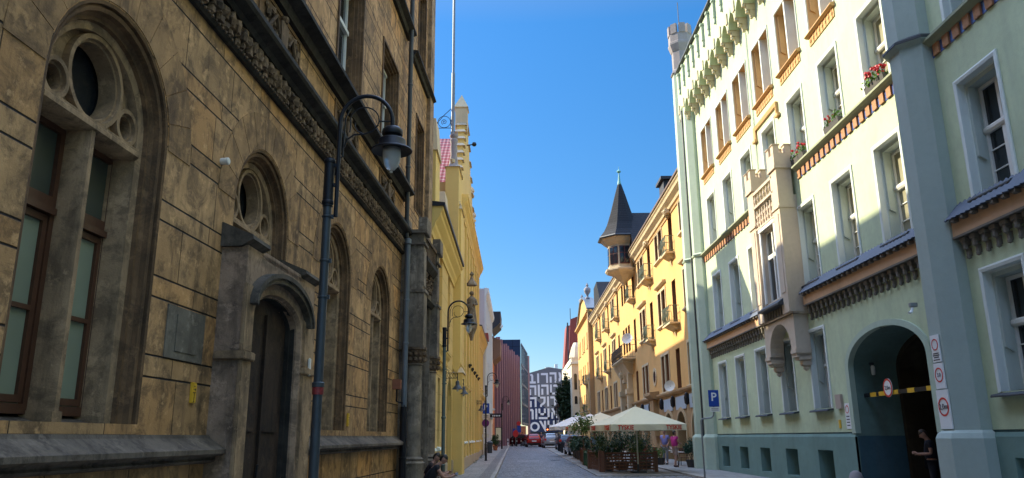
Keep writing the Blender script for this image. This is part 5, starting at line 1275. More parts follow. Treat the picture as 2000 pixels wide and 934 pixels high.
# cream corner house and red roofs
ch=empty('cream_house',(8.75,117,0),0,'cream corner house with slim arched windows behind the cafe umbrellas','building')
mb=MB(); mb.box(0,2.6,0,9,0,13.2); mb.build('wall',M['cream_wall'],ch)
for x in (.55,1.25):
    for z,h in ((2.5,2.6),(6.3,1.2),(8.4,2.4)): mb=MB(); mb.extr([(a,-.02,b) for a,b in jamb(x,.22,z,z+h-.25,.22,8)],(0,.03,0)); mb.build('window',M['glass_dark'],ch)
mb=MB(); mb.box(-.15,2.6,-.15,9,12.2,12.5); mb.build('cornice',M['white_trim'],ch)
mb=MB(); mb.lathe((1.0,1.2,13.2),[(1.3,0),(1.25,.3),(.9,1.6),(.55,2.3)],8,a0=R(22.5)); mb.build('corner_turret',M['cream_wall'],ch)
rh=empty('red_roofed_house',(9.3,128,0),0,'tall house with steep red tiled roofs behind the cream corner house','building')
mb=MB(); mb.box(-.3,8,0,16,0,13.5); mb.build('wall',M['cream_wall'],rh)
mb=MB(); mb.extr([(-.2,0,13.5),(4.6,0,13.5),(2.2,0,21.3),(.3,0,20.6)],(0,.6,0)); mb.build('gable_roof',M['terracotta_roof'],rh)
mb=MB(); mb.extr([(-.4,8,13.5),(8,8,13.5),(8,8,22),(0.2,8,20.6)],(0,5,0)); mb.build('rear_roof',M['terracotta_roof'],rh)
mb=MB(); mb.tube([(.3,-.1,20.6),(.3,-.1,22.4)],.06,5); mb.tube([(-.2,-.1,4),(-.2,-.1,20)],.12,6); mb.build('lightning_rod',M['zinc_dark'],rh)
# ================= street furniture
t_=NT('lamp_bulb_glass'); t_.color((.80,.78,.72)); M['bulb']=t_.props(.25,0,.6,Transmission_Weight=.45,IOR=1.15)
M['galv']=simple('galvanised_pole',(.055,.066,.074),.45,.35,.5,.3,8)
M['pole_green']=simple('green_grey_pole',(.12,.15,.12),.5,.2,.5,.25)
def street_lamp(x,y,lab,polemat,first=None):
    z0=gz(y)+.12
    if first:
        c=copy_tree(first); c.location=(x,y,z0)
        for ch in c.children:
            if ch.name.startswith('pole'):
                ch.data=ch.data.copy(); ch.data.materials[0]=M[polemat]
        c['label']=lab; return c
    r=empty('street_lamp',(x,y,z0),0,lab,'street lamp','curved-arm street lamps along the left pavement'); h=-.12
    mb=MB(); mb.tube([(0,0,0),(0,0,1.9+h),(0,0,4.15+h)],.05,14,rs=[.055,.05,.046]); mb.lathe((0,0,2.0),[(.056,0),(.066,.01),(.066,.05),(.056,.06)],14)
    for z in (2.95,3.35,3.85): mb.lathe((0,0,z),[(.05,0),(.058,.005),(.058,.02),(.05,.025)],12); mb.box(.045,.075,-.012,.012,z-.01,z+.035)
    mb.build('pole',M[polemat],r,smooth=40)
    mb=MB(); mb.lathe((0,0,0),[(.095,0),(.095,.03),(.068,.04),(.064,.75),(.07,.76),(.058,.79)],14); mb.build('pole_foot',M['iron'],r,smooth=40)
    mb=MB(); mb.tube([(0,0,4.1+h),(0,0,4.66+h)],.058,12)
    for z in (4.12,4.6): mb.lathe((0,0,z+h),[(.058,0),(.066,.01),(.066,.04),(.058,.05)],12)
    for z in (4.35,4.58): mb.box(.0,.10,-.02,.02,z-.018+h,z+.018+h)
    P=[(.095,0,3.98+h),(.095,0,5.08+h)]; cx,cz,rr=.395,5.10+h,.30
    P+=[(cx-rr*math.cos(math.pi*k/18),0,cz+rr*1.08*math.sin(math.pi*k/18)) for k in range(1,19)]+[(cx+rr,0,5.02+h)]
    mb.tube(P,.0235,10)
    # scroll
    mb.tube([(.375+.165*math.cos(a),0,cz+.02+.165*math.sin(a)) for a in [R(-15+15*k) for k in range(15)]]+[(.21,0,cz-.12)],.008,6)
    mb.tube([(.12,0,4.68+h),(.14,0,4.68+h),(.15,0,4.95+h),(.155,0,5.15+h),(.21,0,5.28+h)],.009,6)
    mb.tube([(.155,0,4.80+h),(.18,0,4.89+h),(.26,0,4.95+h),(.37,0,4.955+h),(.47,0,4.99+h),(.53,0,5.07+h)],.010,6)
    mb.tube([(.37,0,4.955+h),(.30,0,4.99+h),(.265,0,5.05+h),(.27,0,5.1+h)],.008,6)
    mb.tube([(.54,0,cz+.01),(.69,0,cz+.01)],.008,6)
    mb.build('curved_arm',M['iron'],r,smooth=40)
    mb=MB(); c=(.695,0,h)
    mb.lathe(c,[(.03,5.04),(.085,5.03),(.115,5.0),(.12,4.965),(.115,4.94),(.08,4.925),(.075,4.90),(.145,4.885),(.155,4.87),(.155,4.80),(.16,4.795),(.225,4.765),(.232,4.75),(.225,4.745),(.14,4.77),(.10,4.775)],28)
    mb.build('lamp_shade',M['iron'],r,smooth=50)
    mb=MB(); mb.lathe(c,[(.10,4.775),(.103,4.70),(.096,4.63),(.074,4.565),(.04,4.525),(.012,4.515)],20); mb.build('glass_bowl',M['bulb'],r,smooth=True)
    mb=MB(); mb.lathe(c,[(.012,4.49),(.02,4.5),(.012,4.51)],8); mb.tube([(.695,0,4.77+h),(.695,0,4.68+h)],.025,8); mb.tube([(.695,0,4.68+h),(.695,0,4.62+h)],.014,8); mb.build('lamp_holder',M['white_enamel'],r)
    return r
lp=street_lamp(-2.045,8.2,'nearest and largest curved-arm street lamp, its blue-grey pole in front of the sooty stone building','galv')
street_lamp(-1.95,22,'street lamp with a slim green pole standing before the lemon yellow facade','pole_green',lp)
street_lamp(-1.72,49,'distant street lamp rising just above the blue parking sign by the grey-white townhouse','iron',lp)
street_lamp(-1.22,82,'farthest small street lamp seen against the dark red finned building','iron',lp)
# stickers and cable at the near lamp
mb=MB(); mb.lathe((-2.045,8.2,2.05),[(.0605,0),(.0605,.09)],14,cap=False); tag(mb.build('lamp_sticker',simple('red_sticker',(.25,.03,.03),.4,var=.9,scale=40),smooth=True),'small torn red sticker wrapped on the near lamp pole','sticker')
# wall lanterns on the yellow building
def lantern(u,lab,first=None):
    loc=Y2.W(u,0.02,0); 
    if first:
        c=copy_tree(first); c.location=(loc[0],loc[1],3.9+gz(loc[1])*0); c['label']=lab; return c
    r=empty('wall_lantern',(loc[0],loc[1],3.9),-Y2.a,lab,'wall lantern','bell-shaped lanterns on the yellow facade'); z=0
    mb=MB(); mb.tube([(0,0,.12),(.45,0,.12)],.013,6); mb.tube([(0,0,-.08),(.45,0,-.08)],.013,6); mb.tube([(.45,0,.12),(.45,0,-.2)],.018,6); mb.box(0,.02,-.05,.05,-.2,.2)
    for k in range(4): a=.06+.1*k; mb.tube([(a+.045+.04*math.cos(t*.5),0,.02+.07*math.sin(t*.5)) for t in range(12)],.009,5)
    mb.tube([(0,0,.15),(.06,0,.25),(.12,0,.2),(.1,0,.15)],.01,5); mb.build('scroll_bracket',M['iron'],r)
    mb=MB(); mb.lathe((.45,0,-.2),[(.02,.03),(.05,.02),(.075,-.03),(.08,-.14),(.10,-.16),(.20,-.28),(.21,-.30),(.19,-.295),(.06,-.2)],16); mb.build('bell_shade',M['zinc_dark'],r,smooth=50)
    mb=MB(); mb.ball((.45,0,-.52),.055,8,sz=1.3); mb.build('bulb',M['bulb'],r,smooth=True); return r
l1=lantern(30.0,'larger bell-shaped wall lantern, hanging nearest the green lamp pole on the yellow wall')
lantern(33.5,'bell-shaped wall lantern just right of the nearest one on the yellow facade',l1)
l3=lantern(50.0,'smallest bell-shaped wall lantern, at the far end of the yellow facade by the parking sign',l1)
for (u,z) in ((50.0,3.75),): l3.location[2]=3.75
# signs
def signpost(x,y,h,lab,name='parking_sign',r=.03,mat='pole',bend=0):
    e=empty(name,(x,y,gz(y)+.1),0,lab,'sign'); mb=MB()
    if bend: mb.tube([(0,0,0),(0,0,2.02),(.03,0,2.08),(.1,0,2.1),(.38,0,2.13),(.47,0,2.2),(.50,.0,2.4),(.50,0,3.05)],r,10)
    else: mb.tube([(0,0,0),(0,0,h)],r,8)
    mb.build('post',M[mat],e,smooth=40); return e
def plate(e,x0,x1,z0,z1,mat,y=-.04,nm='panel',bev=.02):
    mb=MB(); mb.box(x0,x1,y-.012,y,z0,z1); return mb.build(nm,mat if not isinstance(mat,str) else M[mat],e,bevel=min(bev,.005))
ps=signpost(6.85,29,2.1,'blue parking sign on a bent grey post beside the far corner of the green building',bend=1)
plate(ps,.32,.70,2.52,3.12,'sign_blue'); plate(ps,.345,.675,2.545,3.095,'sign_blue',y=-.053)
put_text('P',.42,M['sign_white'],ps,(.51,-.068,2.86),R(90),0,bold=.006)
plate(ps,.36,.70,2.34,2.50,'sign_white'); 
for z in (2.45,2.40): mb=MB(); mb.box(.40,.66,-.055,-.053,z-.01,z+.008); mb.build('text_line',M['sign_text'],ps)
ls=signpost(-2.15,59,4.0,'cluster of parking and no-stopping signs on one post beyond the yellow building','parking_sign',.035)
plate(ls,-.16,.34,3.05,3.80,'sign_blue'); put_text('P',.5,M['sign_white'],ls,(.07,-.056,3.50),R(90),0,bold=.008)
plate(ls,-.2,.38,2.68,3.0,simple('cream_plate',(.66,.58,.48),.5)); 
for z in (2.90,2.80): mb=MB(); mb.box(-.08,.26,-.056,-.053,z-.02,z+.02); mb.build('text_line',M['sign_text'],ls)

mb=MB(); mb.extr([(.05+.27*math.cos(k*.3142),-.05,2.36+.27*math.sin(k*.3142)) for k in range(20)],(0,.012,0)); mb.build('round_panel',simple('purple_blue_sign',(.12,.015,.13),.4),ls)
plate(ls,-.08,.18,1.62,2.02,'sign_white'); plate(ls,.0,.05,1.7,1.94,'sign_text',y=-.056,nm='arrow'); plate(ls,-.2,.3,1.32,1.56,simple('beige_plate',(.6,.56,.48),.5)); plate(ls,-.05,.14,.9,1.25,'sign_white'); plate(ls,-.0,.02,.93,1.22,'sign_text',y=-.056,nm='arrow'); plate(ls,.07,.09,.93,1.22,'sign_text',y=-.056,nm='arrow')
hg=empty('hanging_sign',(-2.45,66,3.35),0,'long black shop sign hanging over the left pavement','sign'); mb=MB(); mb.tube([(0,0,.2),(1.5,0,.2)],.02,6); mb.tube([(0,0,.5),(.5,0,.2)],.015,5); mb.build('bracket',M['iron'],hg)
mb=MB(); mb.box(.45,1.5,-.03,.03,-.14,.16); mb.build('board',M['iron'],hg); 
for x in (.72,.86,1.0,1.14,1.28): mb=MB(); mb.box(x-.04,x+.035,-.034,-.031,-.05,.06); mb.build('worn_mark',M['sign_white'],hg)
# plants
def leafmat(n,c): 
    t=NT(n); g=t.n.new('ShaderNodeNewGeometry'); nz=t.white(t.mapv((3,3,3))); nn=t.noise(9,2); t.color(t.mix(nn,mul(c,.45),mul(c,1.7))); return t.props(.55,0,.3,Subsurface_Weight=0)
M['leaf']=leafmat('dark_green_leaves',(.035,.075,.02)); M['leaf2']=leafmat('fresh_green_leaves',(.10,.16,.03)); M['leaf3']=leafmat('blue_green_conifer',(.03,.07,.04)); M['leaf_far']=leafmat('far_tree_leaves',(.022,.045,.018))
M['pot']=simple('dark_planter_pot',(.06,.05,.045),.7,var=.4); M['terra_pot']=simple('terracotta_pot',(.35,.13,.06),.8); M['bark']=simple('brown_bark',(.09,.06,.04),.9,var=.4)
def crown(mb,c,rx,ry,rz_,n,s0,s1,clump=14,shell=.35):
    cl=[]
    for k in range(clump):
        a=random.uniform(0,6.283); b=random.uniform(-1,1); q=random.uniform(.35,1); e=math.sqrt(1-b*b)
        cl.append((c[0]+rx*q*e*math.cos(a),c[1]+ry*q*e*math.sin(a),c[2]+rz_*q*b,random.uniform(.22,.45)))
    for i in range(n):
        x,y,z,f=random.choice(cl)
        g=lambda s:random.gauss(0,s*.5)
        p=Vector((x+g(rx*f*1.4),y+g(ry*f*1.4),z+g(rz_*f*1.4)))
        s=random.uniform(s0,s1); n1=Vector((random.gauss(0,1),random.gauss(0,1),random.gauss(0,1)+.5)).normalized()
        t1=n1.orthogonal().normalized(); t1.rotate(__import__('mathutils').Quaternion(n1,random.uniform(0,6.28))); t2=n1.cross(t1)
        mb.add([tuple(p-t1*s),tuple(p+t2*s*.45+n1*s*.15),tuple(p+t1*s),tuple(p-t2*s*.45+n1*s*.15)],[(0,1,2,3)])
def shrub(x,y,r,h,lab,mat='leaf',n=700,pot='pot',z=None,ph=.35,cat='potted plant',s=(.03,.07),group=None,nm='potted_shrub'):
    z=gz(y)+.06 if z is None else z
    e=empty(nm,(x,y,z),0,lab,cat,group)
    mb=MB(); q=r*.55; mb.lathe((0,0,0),[(q*.75,0),(q,ph),(q*1.08,ph),(q*1.08,ph+.04),(q*.9,ph+.04),(q*.9,ph-.02)],12); mb.build('pot',M[pot],e)
    mb=MB(); 
    for k in range(4): a=k*1.57; mb.tube([(0,0,ph),(.1*math.cos(a),.1*math.sin(a),ph+h*.3),(r*.4*math.cos(a),r*.4*math.sin(a),ph+h*.7)],.012,5)
    mb.build('stems',M['bark'],e)
    mb=MB(); crown(mb,(0,0,ph+h*.55),r,r,h*.5,n,*s); mb.build('foliage',M[mat],e,fix=False); return e
GRP='potted plants around the cafe terrace'
shrub(4.35,37.1,.55,1.15,'dense green bush at the front left corner of the lattice fence under the umbrella','leaf',1300,group=GRP)
shrub(5.05,37.6,.65,1.5,'tall dark bush in the middle behind the lattice fence left of the umbrella pole','leaf3',1700,group=GRP)
shrub(5.75,37.3,.5,1.4,'yellowish feathery bush right behind the umbrella pole','leaf2',700,group=GRP)
shrub(6.2,37.9,.55,1.05,'low dark bush at the right end of the lattice fence','leaf3',900,group=GRP)
shrub(4.3,38.8,.6,1.5,'tall bush with small leaves behind the left side of the fence','leaf',1100,group=GRP)
shrub(7.6,41.8,.45,.55,'low flowering pot plant on the pavement behind the person in pink','leaf2',500,group=GRP)
shrub(8.55,38.6,.5,.9,'big dark potted bush beside the first arcade arch right of the person in pink','leaf3',1100,group=GRP)
shrub(6.9,43.8,.5,1.0,'dark shrub farther back under the right side of the umbrella','leaf',800,group=GRP)
shrub(-1.75,75,.42,1.1,'leafy bush in a terracotta pot on the far left pavement','leaf',700,'terra_pot',ph=.45,s=(.05,.1))
def small_tree(x,y,h,r,lab,mat,n,s,tr=.04,z=None,base=.5,nm='small_tree'):
    z=gz(y)+.05 if z is None else z; e=empty(nm,(x,y,z),0,lab,'tree'); mb=MB()
    mb.tube([(0,0,0),(.03*h,0,h*.35),(-.02*h,.02*h,h*.65),(0,0,h*.9)],tr,8,rs=[tr*1.3,tr,tr*.7,tr*.25])
    for k in range(9): a=k*2.4; zz_=h*(.38+.05*k); q=r*.75; mb.tube([(0,0,zz_),(q*.5*math.cos(a),q*.5*math.sin(a),zz_+.1*h),(q*math.cos(a),q*math.sin(a),zz_+.16*h)],tr*.3,5,rs=[tr*.45,tr*.3,tr*.1])
    mb.build('trunk',M['bark'],e)
    mb=MB(); crown(mb,(0,0,h*(base+1)/2),r,r,h*(1-base)/2,n,*s,clump=22); mb.build('crown',M[mat],e,fix=False); return e
small_tree(3.75,43.6,2.75,.62,'slender young tree with light yellow-green leaves at the left end of the cafe terrace','leaf2',620,(.05,.11),.03,base=.5)
small_tree(7.9,122,10.0,1.35,'tall dark green tree partly covering the right side of the letter mural','leaf_far',5200,(.16,.34),.16,base=.28,nm='street_tree')
mb=MB()
for k in range(60): x,y_=random.uniform(-2.55,-2.1),random.uniform(45,58); mb.add([(x,y_,.12),(x+.03,y_,.12),(x+random.uniform(-.05,.08),y_,.12+gz(y_)+random.uniform(.08,.22))],[(0,1,2)])
tag(mb.build('weeds',M['leaf'],fix=False),kind='stuff')
# ---- cafe: fence, umbrellas, tables
M['lattice']=simple('brown_stained_wood',(.17,.075,.042),.6,var=.45,scale=18); M['green_paint']=simple('green_painted_wood',(.02,.085,.04),.5,var=.3)
def fence(x0,y0,x1,y1,h,lab,mat='lattice',solid=False,group='terrace fences of the cafe'):
    L_=math.hypot(x1-x0,y1-y0); rz=math.atan2(y1-y0,x1-x0); e=empty('terrace_fence',(x0,y0,gz(y0)+.04),rz,lab,'fence',group)
    for u in (0,L_): mb=MB(); mb.box(u-.09,u+.09,-.09,.09,0,h+.02); mb.box(u-.11,u+.11,-.11,.11,h+.02,h+.06); mb.build('post',M[mat],e,bevel=.008)
    mb=MB()
    n=6 if not solid else 7
    for k in range(n): z=.10+k*(h-.18)/(n-1); mb.box(.09,L_-.09,-.022-.004*(k%2),.012,z,z+(.085 if not solid else .10))
    m=max(2,int(L_/.32))
    for k in range(m+1): u=.12+(L_-.24)*k/m; mb.box(u-.022,u+.022,.0,.04,.05,h-.03)
    mb.box(.05,L_-.05,-.05,.06,h-.04,h); mb.build('lattice_panel',M[mat],e)
    return e
fence(4.02,36.35,6.35,35.95,.84,'brown wooden lattice fence facing the camera under the cream umbrella')
fence(3.95,36.5,3.72,39.5,.86,'brown lattice fence on the left flank of the terrace, receding from the front corner')
fence(3.7,39.7,3.85,43.3,.74,'dark green slatted fence just beyond the brown lattice flank','green_paint',True)
fence(3.9,44.4,4.1,48.6,.8,'brown slatted fence beyond the slender young tree')
fence(4.1,68,4.15,74,.8,'distant dark fence between the parked silver and dark cars','iron',True)
for i,(x,y) in enumerate(((4.3,49.6),(4.3,51.6),(4.3,53.6),(4.35,55.4))): shrub(x,y,.6,.8,['dark leafy planter just past the brown slatted fence','second dark planter in the row along the road','third dark planter in the row along the road','last dark planter before the parked silver car'][i],'leaf3',500,group='dark planters in a row along the road',s=(.06,.12),ph=.5)
M['canvas']=plaster('cream_canvas',(.66,.60,.42),.03,.03,bscale=120,bd=.001,spec=.1); M['canvas_w']=plaster('white_canvas',(.70,.66,.60),.03,.03,bscale=120,bd=.001,spec=.1); M['red_print']=simple('red_print',(.55,.05,.02),.6)
def umbrella(x,y,size,rz,ze,za,lab,mat='canvas',text=None,skirt=.25,grp='large square cafe umbrellas'):
    g0=gz(y)+.04; e=empty('cafe_umbrella',(x,y,g0),rz,lab,'umbrella',grp); ze-=g0; za-=g0; h=size/2
    mb=MB(); n=8
    for k in range(4):
        a=k*math.pi/2; ca,sa=math.cos(a),math.sin(a); rot=lambda p:(p[0]*ca-p[1]*sa,p[0]*sa+p[1]*ca,p[2])
        for i in range(n):
            f0,f1=i/n,(i+1)/n
            zf=lambda f:za+(ze-za)*(f**1.0)-.0
            sag=lambda f,t:-.05*math.sin(math.pi*f)*(1-t*t)
            for j in range(4):
                t0,t1=-1+j*.5,-.5+j*.5
                mb.add([rot((t0*h*f0,-h*f0,zf(f0)+sag(f0,t0))),rot((t1*h*f0,-h*f0,zf(f0)+sag(f0,t1))),rot((t1*h*f1,-h*f1,zf(f1)+sag(f1,t1))),rot((t0*h*f1,-h*f1,zf(f1)+sag(f1,t0)))],[(0,1,2,3)])
        for j in range(8):
            t0,t1=-1+j*.25,-.75+j*.25; w0=.018*math.sin(j*2.1+k); w1=.018*math.sin((j+1)*2.1+k)
            mb.add([rot((t0*h,-h,ze)),rot((t1*h,-h,ze)),rot((t1*h,-h-.005+w1,ze-skirt-.01*(j%2))),rot((t0*h,-h-.005+w0,ze-skirt-.01*((j+1)%2)))],[(0,1,2,3)])
    o=mb.build('canopy',M[mat],e,fix=False)
    mb=MB(); mb.tube([(0,0,0),(0,0,za-.02)],.035,10); mb.lathe((0,0,za-.02),[(.05,0),(.03,.05),(.01,.08)],8); mb.build('pole',simple('cream_pole',(.5,.46,.36),.5) if 'cream_pole' not in bpy.data.materials else bpy.data.materials['cream_pole'],e,smooth=40)
    for k in range(8):
        a=k*math.pi/4; q=h*(1.0 if k%2==0 else 1.4142)-.05; mb=MB(); mb.tube([(0,0,za-.12),(q*math.cos(a),q*math.sin(a),ze-.02)],.014,5); mb.build('rib',M['pole'],e)
    mb=MB(); mb.box(-.28,.28,-.28,.28,0,.06); mb.lathe((0,0,.06),[(.06,0),(.05,.3)],8); mb.build('base',M['zinc_dark'],e)
    if text:
        for k in (0,3):
            a=k*math.pi/2
            for tx in (-.62,.66):
                p=(tx*h*math.cos(a)+(h+.03)*math.sin(a),tx*h*math.sin(a)-(h+.03)*math.cos(a))
                put_text(text,.26,M['red_print'],e,(p[0],p[1],ze-skirt*.55),R(90),a,bold=.006,ext=.004,width=.70)
    return e
um=umbrella(5.47,35.45,3.35,R(10),2.09,2.90,'big cream umbrella lettered in red at the front of the cafe terrace',text='TYSKIE')
umbrella(5.15,47.0,3.6,R(7),2.2,2.98,'cream umbrella half hidden behind the front one, with red lettering',text='TYSKIE')
umbrella(4.9,60.5,4.0,R(4),2.35,3.25,'farther off-white umbrella left of the lettered ones','canvas_w')
umbrella(5.2,53.8,3.6,R(6),2.3,3.1,'pale umbrella between the lettered ones and the farthest one','canvas_w')
def table(x,y,lab):
    e=empty('cafe_table',(x,y,gz(y)+.04),0,lab,'table','cafe tables'); mb=MB(); mb.lathe((0,0,.70),[(.36,0),(.37,.02),(.36,.035)],16); mb.build('tabletop',M['canvas_w'],e); mb=MB(); mb.lathe((0,0,0),[(.25,0),(.24,.03),(.03,.06),(.03,.70)],10); mb.build('pedestal',M['iron'],e)
def chair(x,y,rz,lab):
    e=empty('cafe_chair',(x,y,gz(y)+.04),rz,lab,'chair','cafe chairs')
    mb=MB(); mb.box(-.21,.21,-.2,.2,.43,.46); mb.build('seat',M['lattice'],e)
    for a in (-.19,.19):
        for b in (-.18,.18): mb=MB(); mb.tube([(a,b,0),(a,b,.44)],.014,6); mb.build('leg',M['iron'],e)
    mb=MB(); mb.box(-.2,.2,.17,.2,.6,.9); mb.box(-.2,-.17,.17,.2,.44,.62); mb.box(.17,.2,.17,.2,.44,.62); mb.build('backrest',M['lattice'],e)
table(5.0,39.5,'round white cafe table behind the front lattice fence'); chair(4.5,40.0,R(60),'wooden chair left of the round table behind the bushes'); chair(5.6,39.2,R(-80),'wooden chair right of the round table behind the bushes')
table(8.35,43.6,'round white cafe table against the arcade wall'); chair(7.9,44.2,R(30),'wooden chair by the table against the arcade wall'); table(8.3,40.6,'white cafe table right beside the person in pink'); chair(8.75,41.3,R(0),'wooden chair behind the table beside the person in pink')
# ---- vehicles
M['tyre']=simple('black_tyre',(.02,.02,.02),.8); M['rim']=simple('alloy_rim',(.4,.4,.42),.35,.8); M['tail']=simple('red_tail_light',(.5,.02,.01),.25)
def car(x,y,rz,col,lab,nm='parked_car',h=1.5,grp='cars parked at the far end of the street',lit=False):
    z=gz(y)+.01; e=empty(nm,(x,y,z),rz,lab,'car',grp); k=h/1.5
    pm_=simple('car_paint_'+nm+str(int(y)),col,.22,.35,.6,.05)
    #  y: rear=-2.15 .. front=2.15 ; (y,hw,zb,zbelt,ztop,rhw)
    St=[(-2.18,.74,.42,.86,.90,.70),(-2.12,.84,.28,.92,1.0,.72),(-1.95,.88,.24,.95,1.22,.66),(-1.7,.89,.22,.96,1.42,.62),(-1.1,.90,.22,.96,1.49,.62),(0,.90,.22,.95,1.50,.63),(.55,.90,.22,.94,1.40,.62),(1.05,.90,.22,.93,1.02,.70),(1.3,.89,.22,.92,.96,.74),(1.8,.86,.24,.84,.86,.74),(2.08,.78,.28,.72,.74,.68),(2.17,.66,.38,.62,.64,.6)]
    P=[];F=[]
    for (yy,hw,zb,zm,zt,rh) in St:
        zt*=k; sec=[(-hw*.93,zb),(-hw,zb+.14),(-hw,zm*.72),(-hw*.97,zm),(-rh,zt-.05),(-rh*.86,zt),(rh*.86,zt),(rh,zt-.05),(hw*.97,zm),(hw,zm*.72),(hw,zb+.14),(hw*.93,zb)]
        P+=[(a,yy,b) for a,b in sec]
    m=12
    for i in range(len(St)-1):
        for j in range(m): F.append((i*m+j,i*m+(j+1)%m,(i+1)*m+(j+1)%m,(i+1)*m+j))
    F+=[tuple(range(m)),tuple(range((len(St)-1)*m,len(St)*m))]
    mb=MB(); mb.add(P,F); b=mb.build('body',pm_,e,smooth=35)
    mb=MB(); mb.add([(-.62,-2.16,.96*k),(.62,-2.16,.96*k),(.56,-1.79,1.38*k),(-.56,-1.79,1.38*k)],[(0,1,2,3)]); mb.build('rear_window',M['glass_dark'],e,fix=False)
    mb=MB(); mb.add([(-.66,1.12,1.0*k),(.66,1.12,1.0*k),(.56,.58,1.41*k),(-.56,.58,1.41*k)],[(0,1,2,3)]); mb.build('windscreen',M['glass_dark'],e,fix=False)
    for s in (-1,1):
        mb=MB(); mb.add([(s*.885,-1.6,.99),(s*.89,.85,.98),(s*.665,.42,1.40*k),(s*.655,-1.45,1.42*k)],[(0,1,2,3)]); mb.build('side_window',M['glass_dark'],e,fix=False)
        mb=MB(); mb.box(min(s*.60,s*.84),max(s*.60,s*.84),-2.19,-2.05,.78,1.02); mb.build('tail_light',M['tail'],e,bevel=.02)
        mb=MB(); mb.box(min(s*.52,s*.74),max(s*.52,s*.74),2.06,2.16,.56,.68); mb.build('headlight',M['sign_white'],e,bevel=.02)
        mb=MB(); mb.box(min(s*.88,s*1.04),max(s*.88,s*1.04),.55,.66,.95,1.07); mb.build('wing_mirror',pm_,e,bevel=.02)
        for yy in (-1.32,1.32):
            mb=MB(); mb.extr([(s*.72,yy+.32*math.cos(a*.3142),.32+.32*math.sin(a*.3142)) for a in range(20)],(s*.20,0,0)); wl=mb.build('wheel',M['tyre'],e,bevel=.02)
            mb=MB(); mb.extr([(s*.925,yy+.2*math.cos(a*.3142),.32+.2*math.sin(a*.3142)) for a in range(20)],(s*.012,0,0)); mb.build('rim',M['rim'],wl)
    mb=MB(); mb.box(-.8,.8,-2.2,-2.1,.28,.46); mb.build('rear_bumper',M['tyre'],e,bevel=.02)
    mb=MB(); mb.box(-.26,.26,-2.215,-2.19,.62,.74); mb.build('number_plate',M['sign_white'],e)
    return e
car(2.32,96.5,R(2),(.32,.015,.015),'red hatchback seen from behind in the middle of the far street',h=1.52)
car(.75,104.5,R(50),(.12,.01,.015),'dark red car turned sideways just left of the red hatchback',h=1.42)
car(5.05,63.2,R(3),(.33,.36,.40),'silver car parked close behind the dark planters, nearest of the parked cars',h=1.5)
car(5.15,79.5,R(2),(.04,.05,.07),'dark car parked right behind the silver one',h=1.5)
car(4.15,90.5,R(2),(.30,.31,.33),'grey car parked at the far right kerb nearest the crossing',h=1.6)
car(4.6,108,R(85),(.02,.025,.035),'dark car crossing the end of the street right of the red hatchback',h=1.55)
# ---- far traffic signs and bollards
def bollard(x,y,lab,white=False):
    e=empty('bollard',(x,y,gz(y)),0,lab,'bollard','small posts at the end of the street'); mb=MB(); mb.lathe((0,0,0),[(.09,0),(.08,.1),(.07,.85),(.09,.9),(.04,1.0)],10); mb.build('shaft',M['sign_white'] if white else M['iron'],e)
    mb=MB(); mb.lathe((0,0,.6),[(.078,0),(.078,.1)],10); mb.build('band',M['iron'] if white else M['sign_white'],e)
bollard(-.72,95,'white post on the left pavement edge before the finned building',True)
for i,x in enumerate((-.2,.35,.9,1.45)): bollard(x,100.5,['first dark banded post from the left pavement','second dark banded post from the left pavement','third dark banded post from the left pavement','fourth dark banded post, closest to the red hatchback'][i])
rs=signpost(.23,103,2.2,'red round sign on a post near the far crossing','traffic_sign',.04); mb=MB(); mb.extr([(.36*math.cos(k*.3142),-.06,1.45+.46*math.sin(k*.3142)) for k in range(20)],(0,.02,0)); mb.build('red_panel',M['sign_red'],rs)
bs=signpost(.45,105,3.0,'pair of blue signs on a post at the far crossing','traffic_sign',.04); plate(bs,-.6,-.1,1.5,2.1,'sign_blue'); plate(bs,.0,.5,1.6,2.5,'sign_blue'); mb=MB(); mb.extr([(.2+.28*math.cos(k*.3142),-.06,2.75+.28*math.sin(k*.3142)) for k in range(20)],(0,.02,0)); mb.build('round_panel',M['sign_red'],bs)
t_=NT('lit_red_display'); t_.bsdf.inputs['Emission Color'].default_value=(1,.16,.04,1); t_.bsdf.inputs['Emission Strength'].default_value=2.5; t_.color((.3,.03,.01)); M['lit']=t_.props(.5)
ln=empty('lit_tail_bar',(5.3,112,1.9),0,'row of small glowing red lamps at the far crossing before the mural','lights'); mb=MB(); mb.box(-.75,.75,0,.08,.5,.95); mb.build('housing',M['iron'],ln)
for k in range(4): mb=MB(); mb.ball((-.55+.36*k,-.04,.72),.09,8); mb.build('lamp',M['lit'],ln)
mb=MB(); mb.tube([(0,.04,-1.3),(0,.04,.5)],.05,6); mb.build('post',M['iron'],ln)
for i,(x,y,h) in enumerate(((4.45,84,3.9),(4.9,88,4.3))): mb=MB(); mb.tube([(0,0,0),(0,0,h)],.05,8); mb.lathe((0,0,h),[(.05,0),(.16,.1),(.12,.45),(.03,.55)],8); tag(mb.build('lamp_post',M['iron'],None,(x,y,gz(y))),['slim black lamp post in front of the far tree, left one','slim black lamp post in front of the far tree, right one'][i],'lamp post')
bn=empty('menu_board',(-1.55,80,gz(80)+.1),0,'lit cream menu board standing on the far left pavement','board'); mb=MB(); mb.box(-.26,.26,-.03,.03,.9,2.1); mb.build('panel',simple('cream_board',(.75,.68,.42),.5),bn); mb=MB(); mb.box(-.3,-.26,-.04,.04,0,2.15); mb.box(.26,.3,-.04,.04,0,2.15); mb.box(-.26,.26,-.04,.04,2.1,2.15); mb.build('frame',M['iron'],bn)
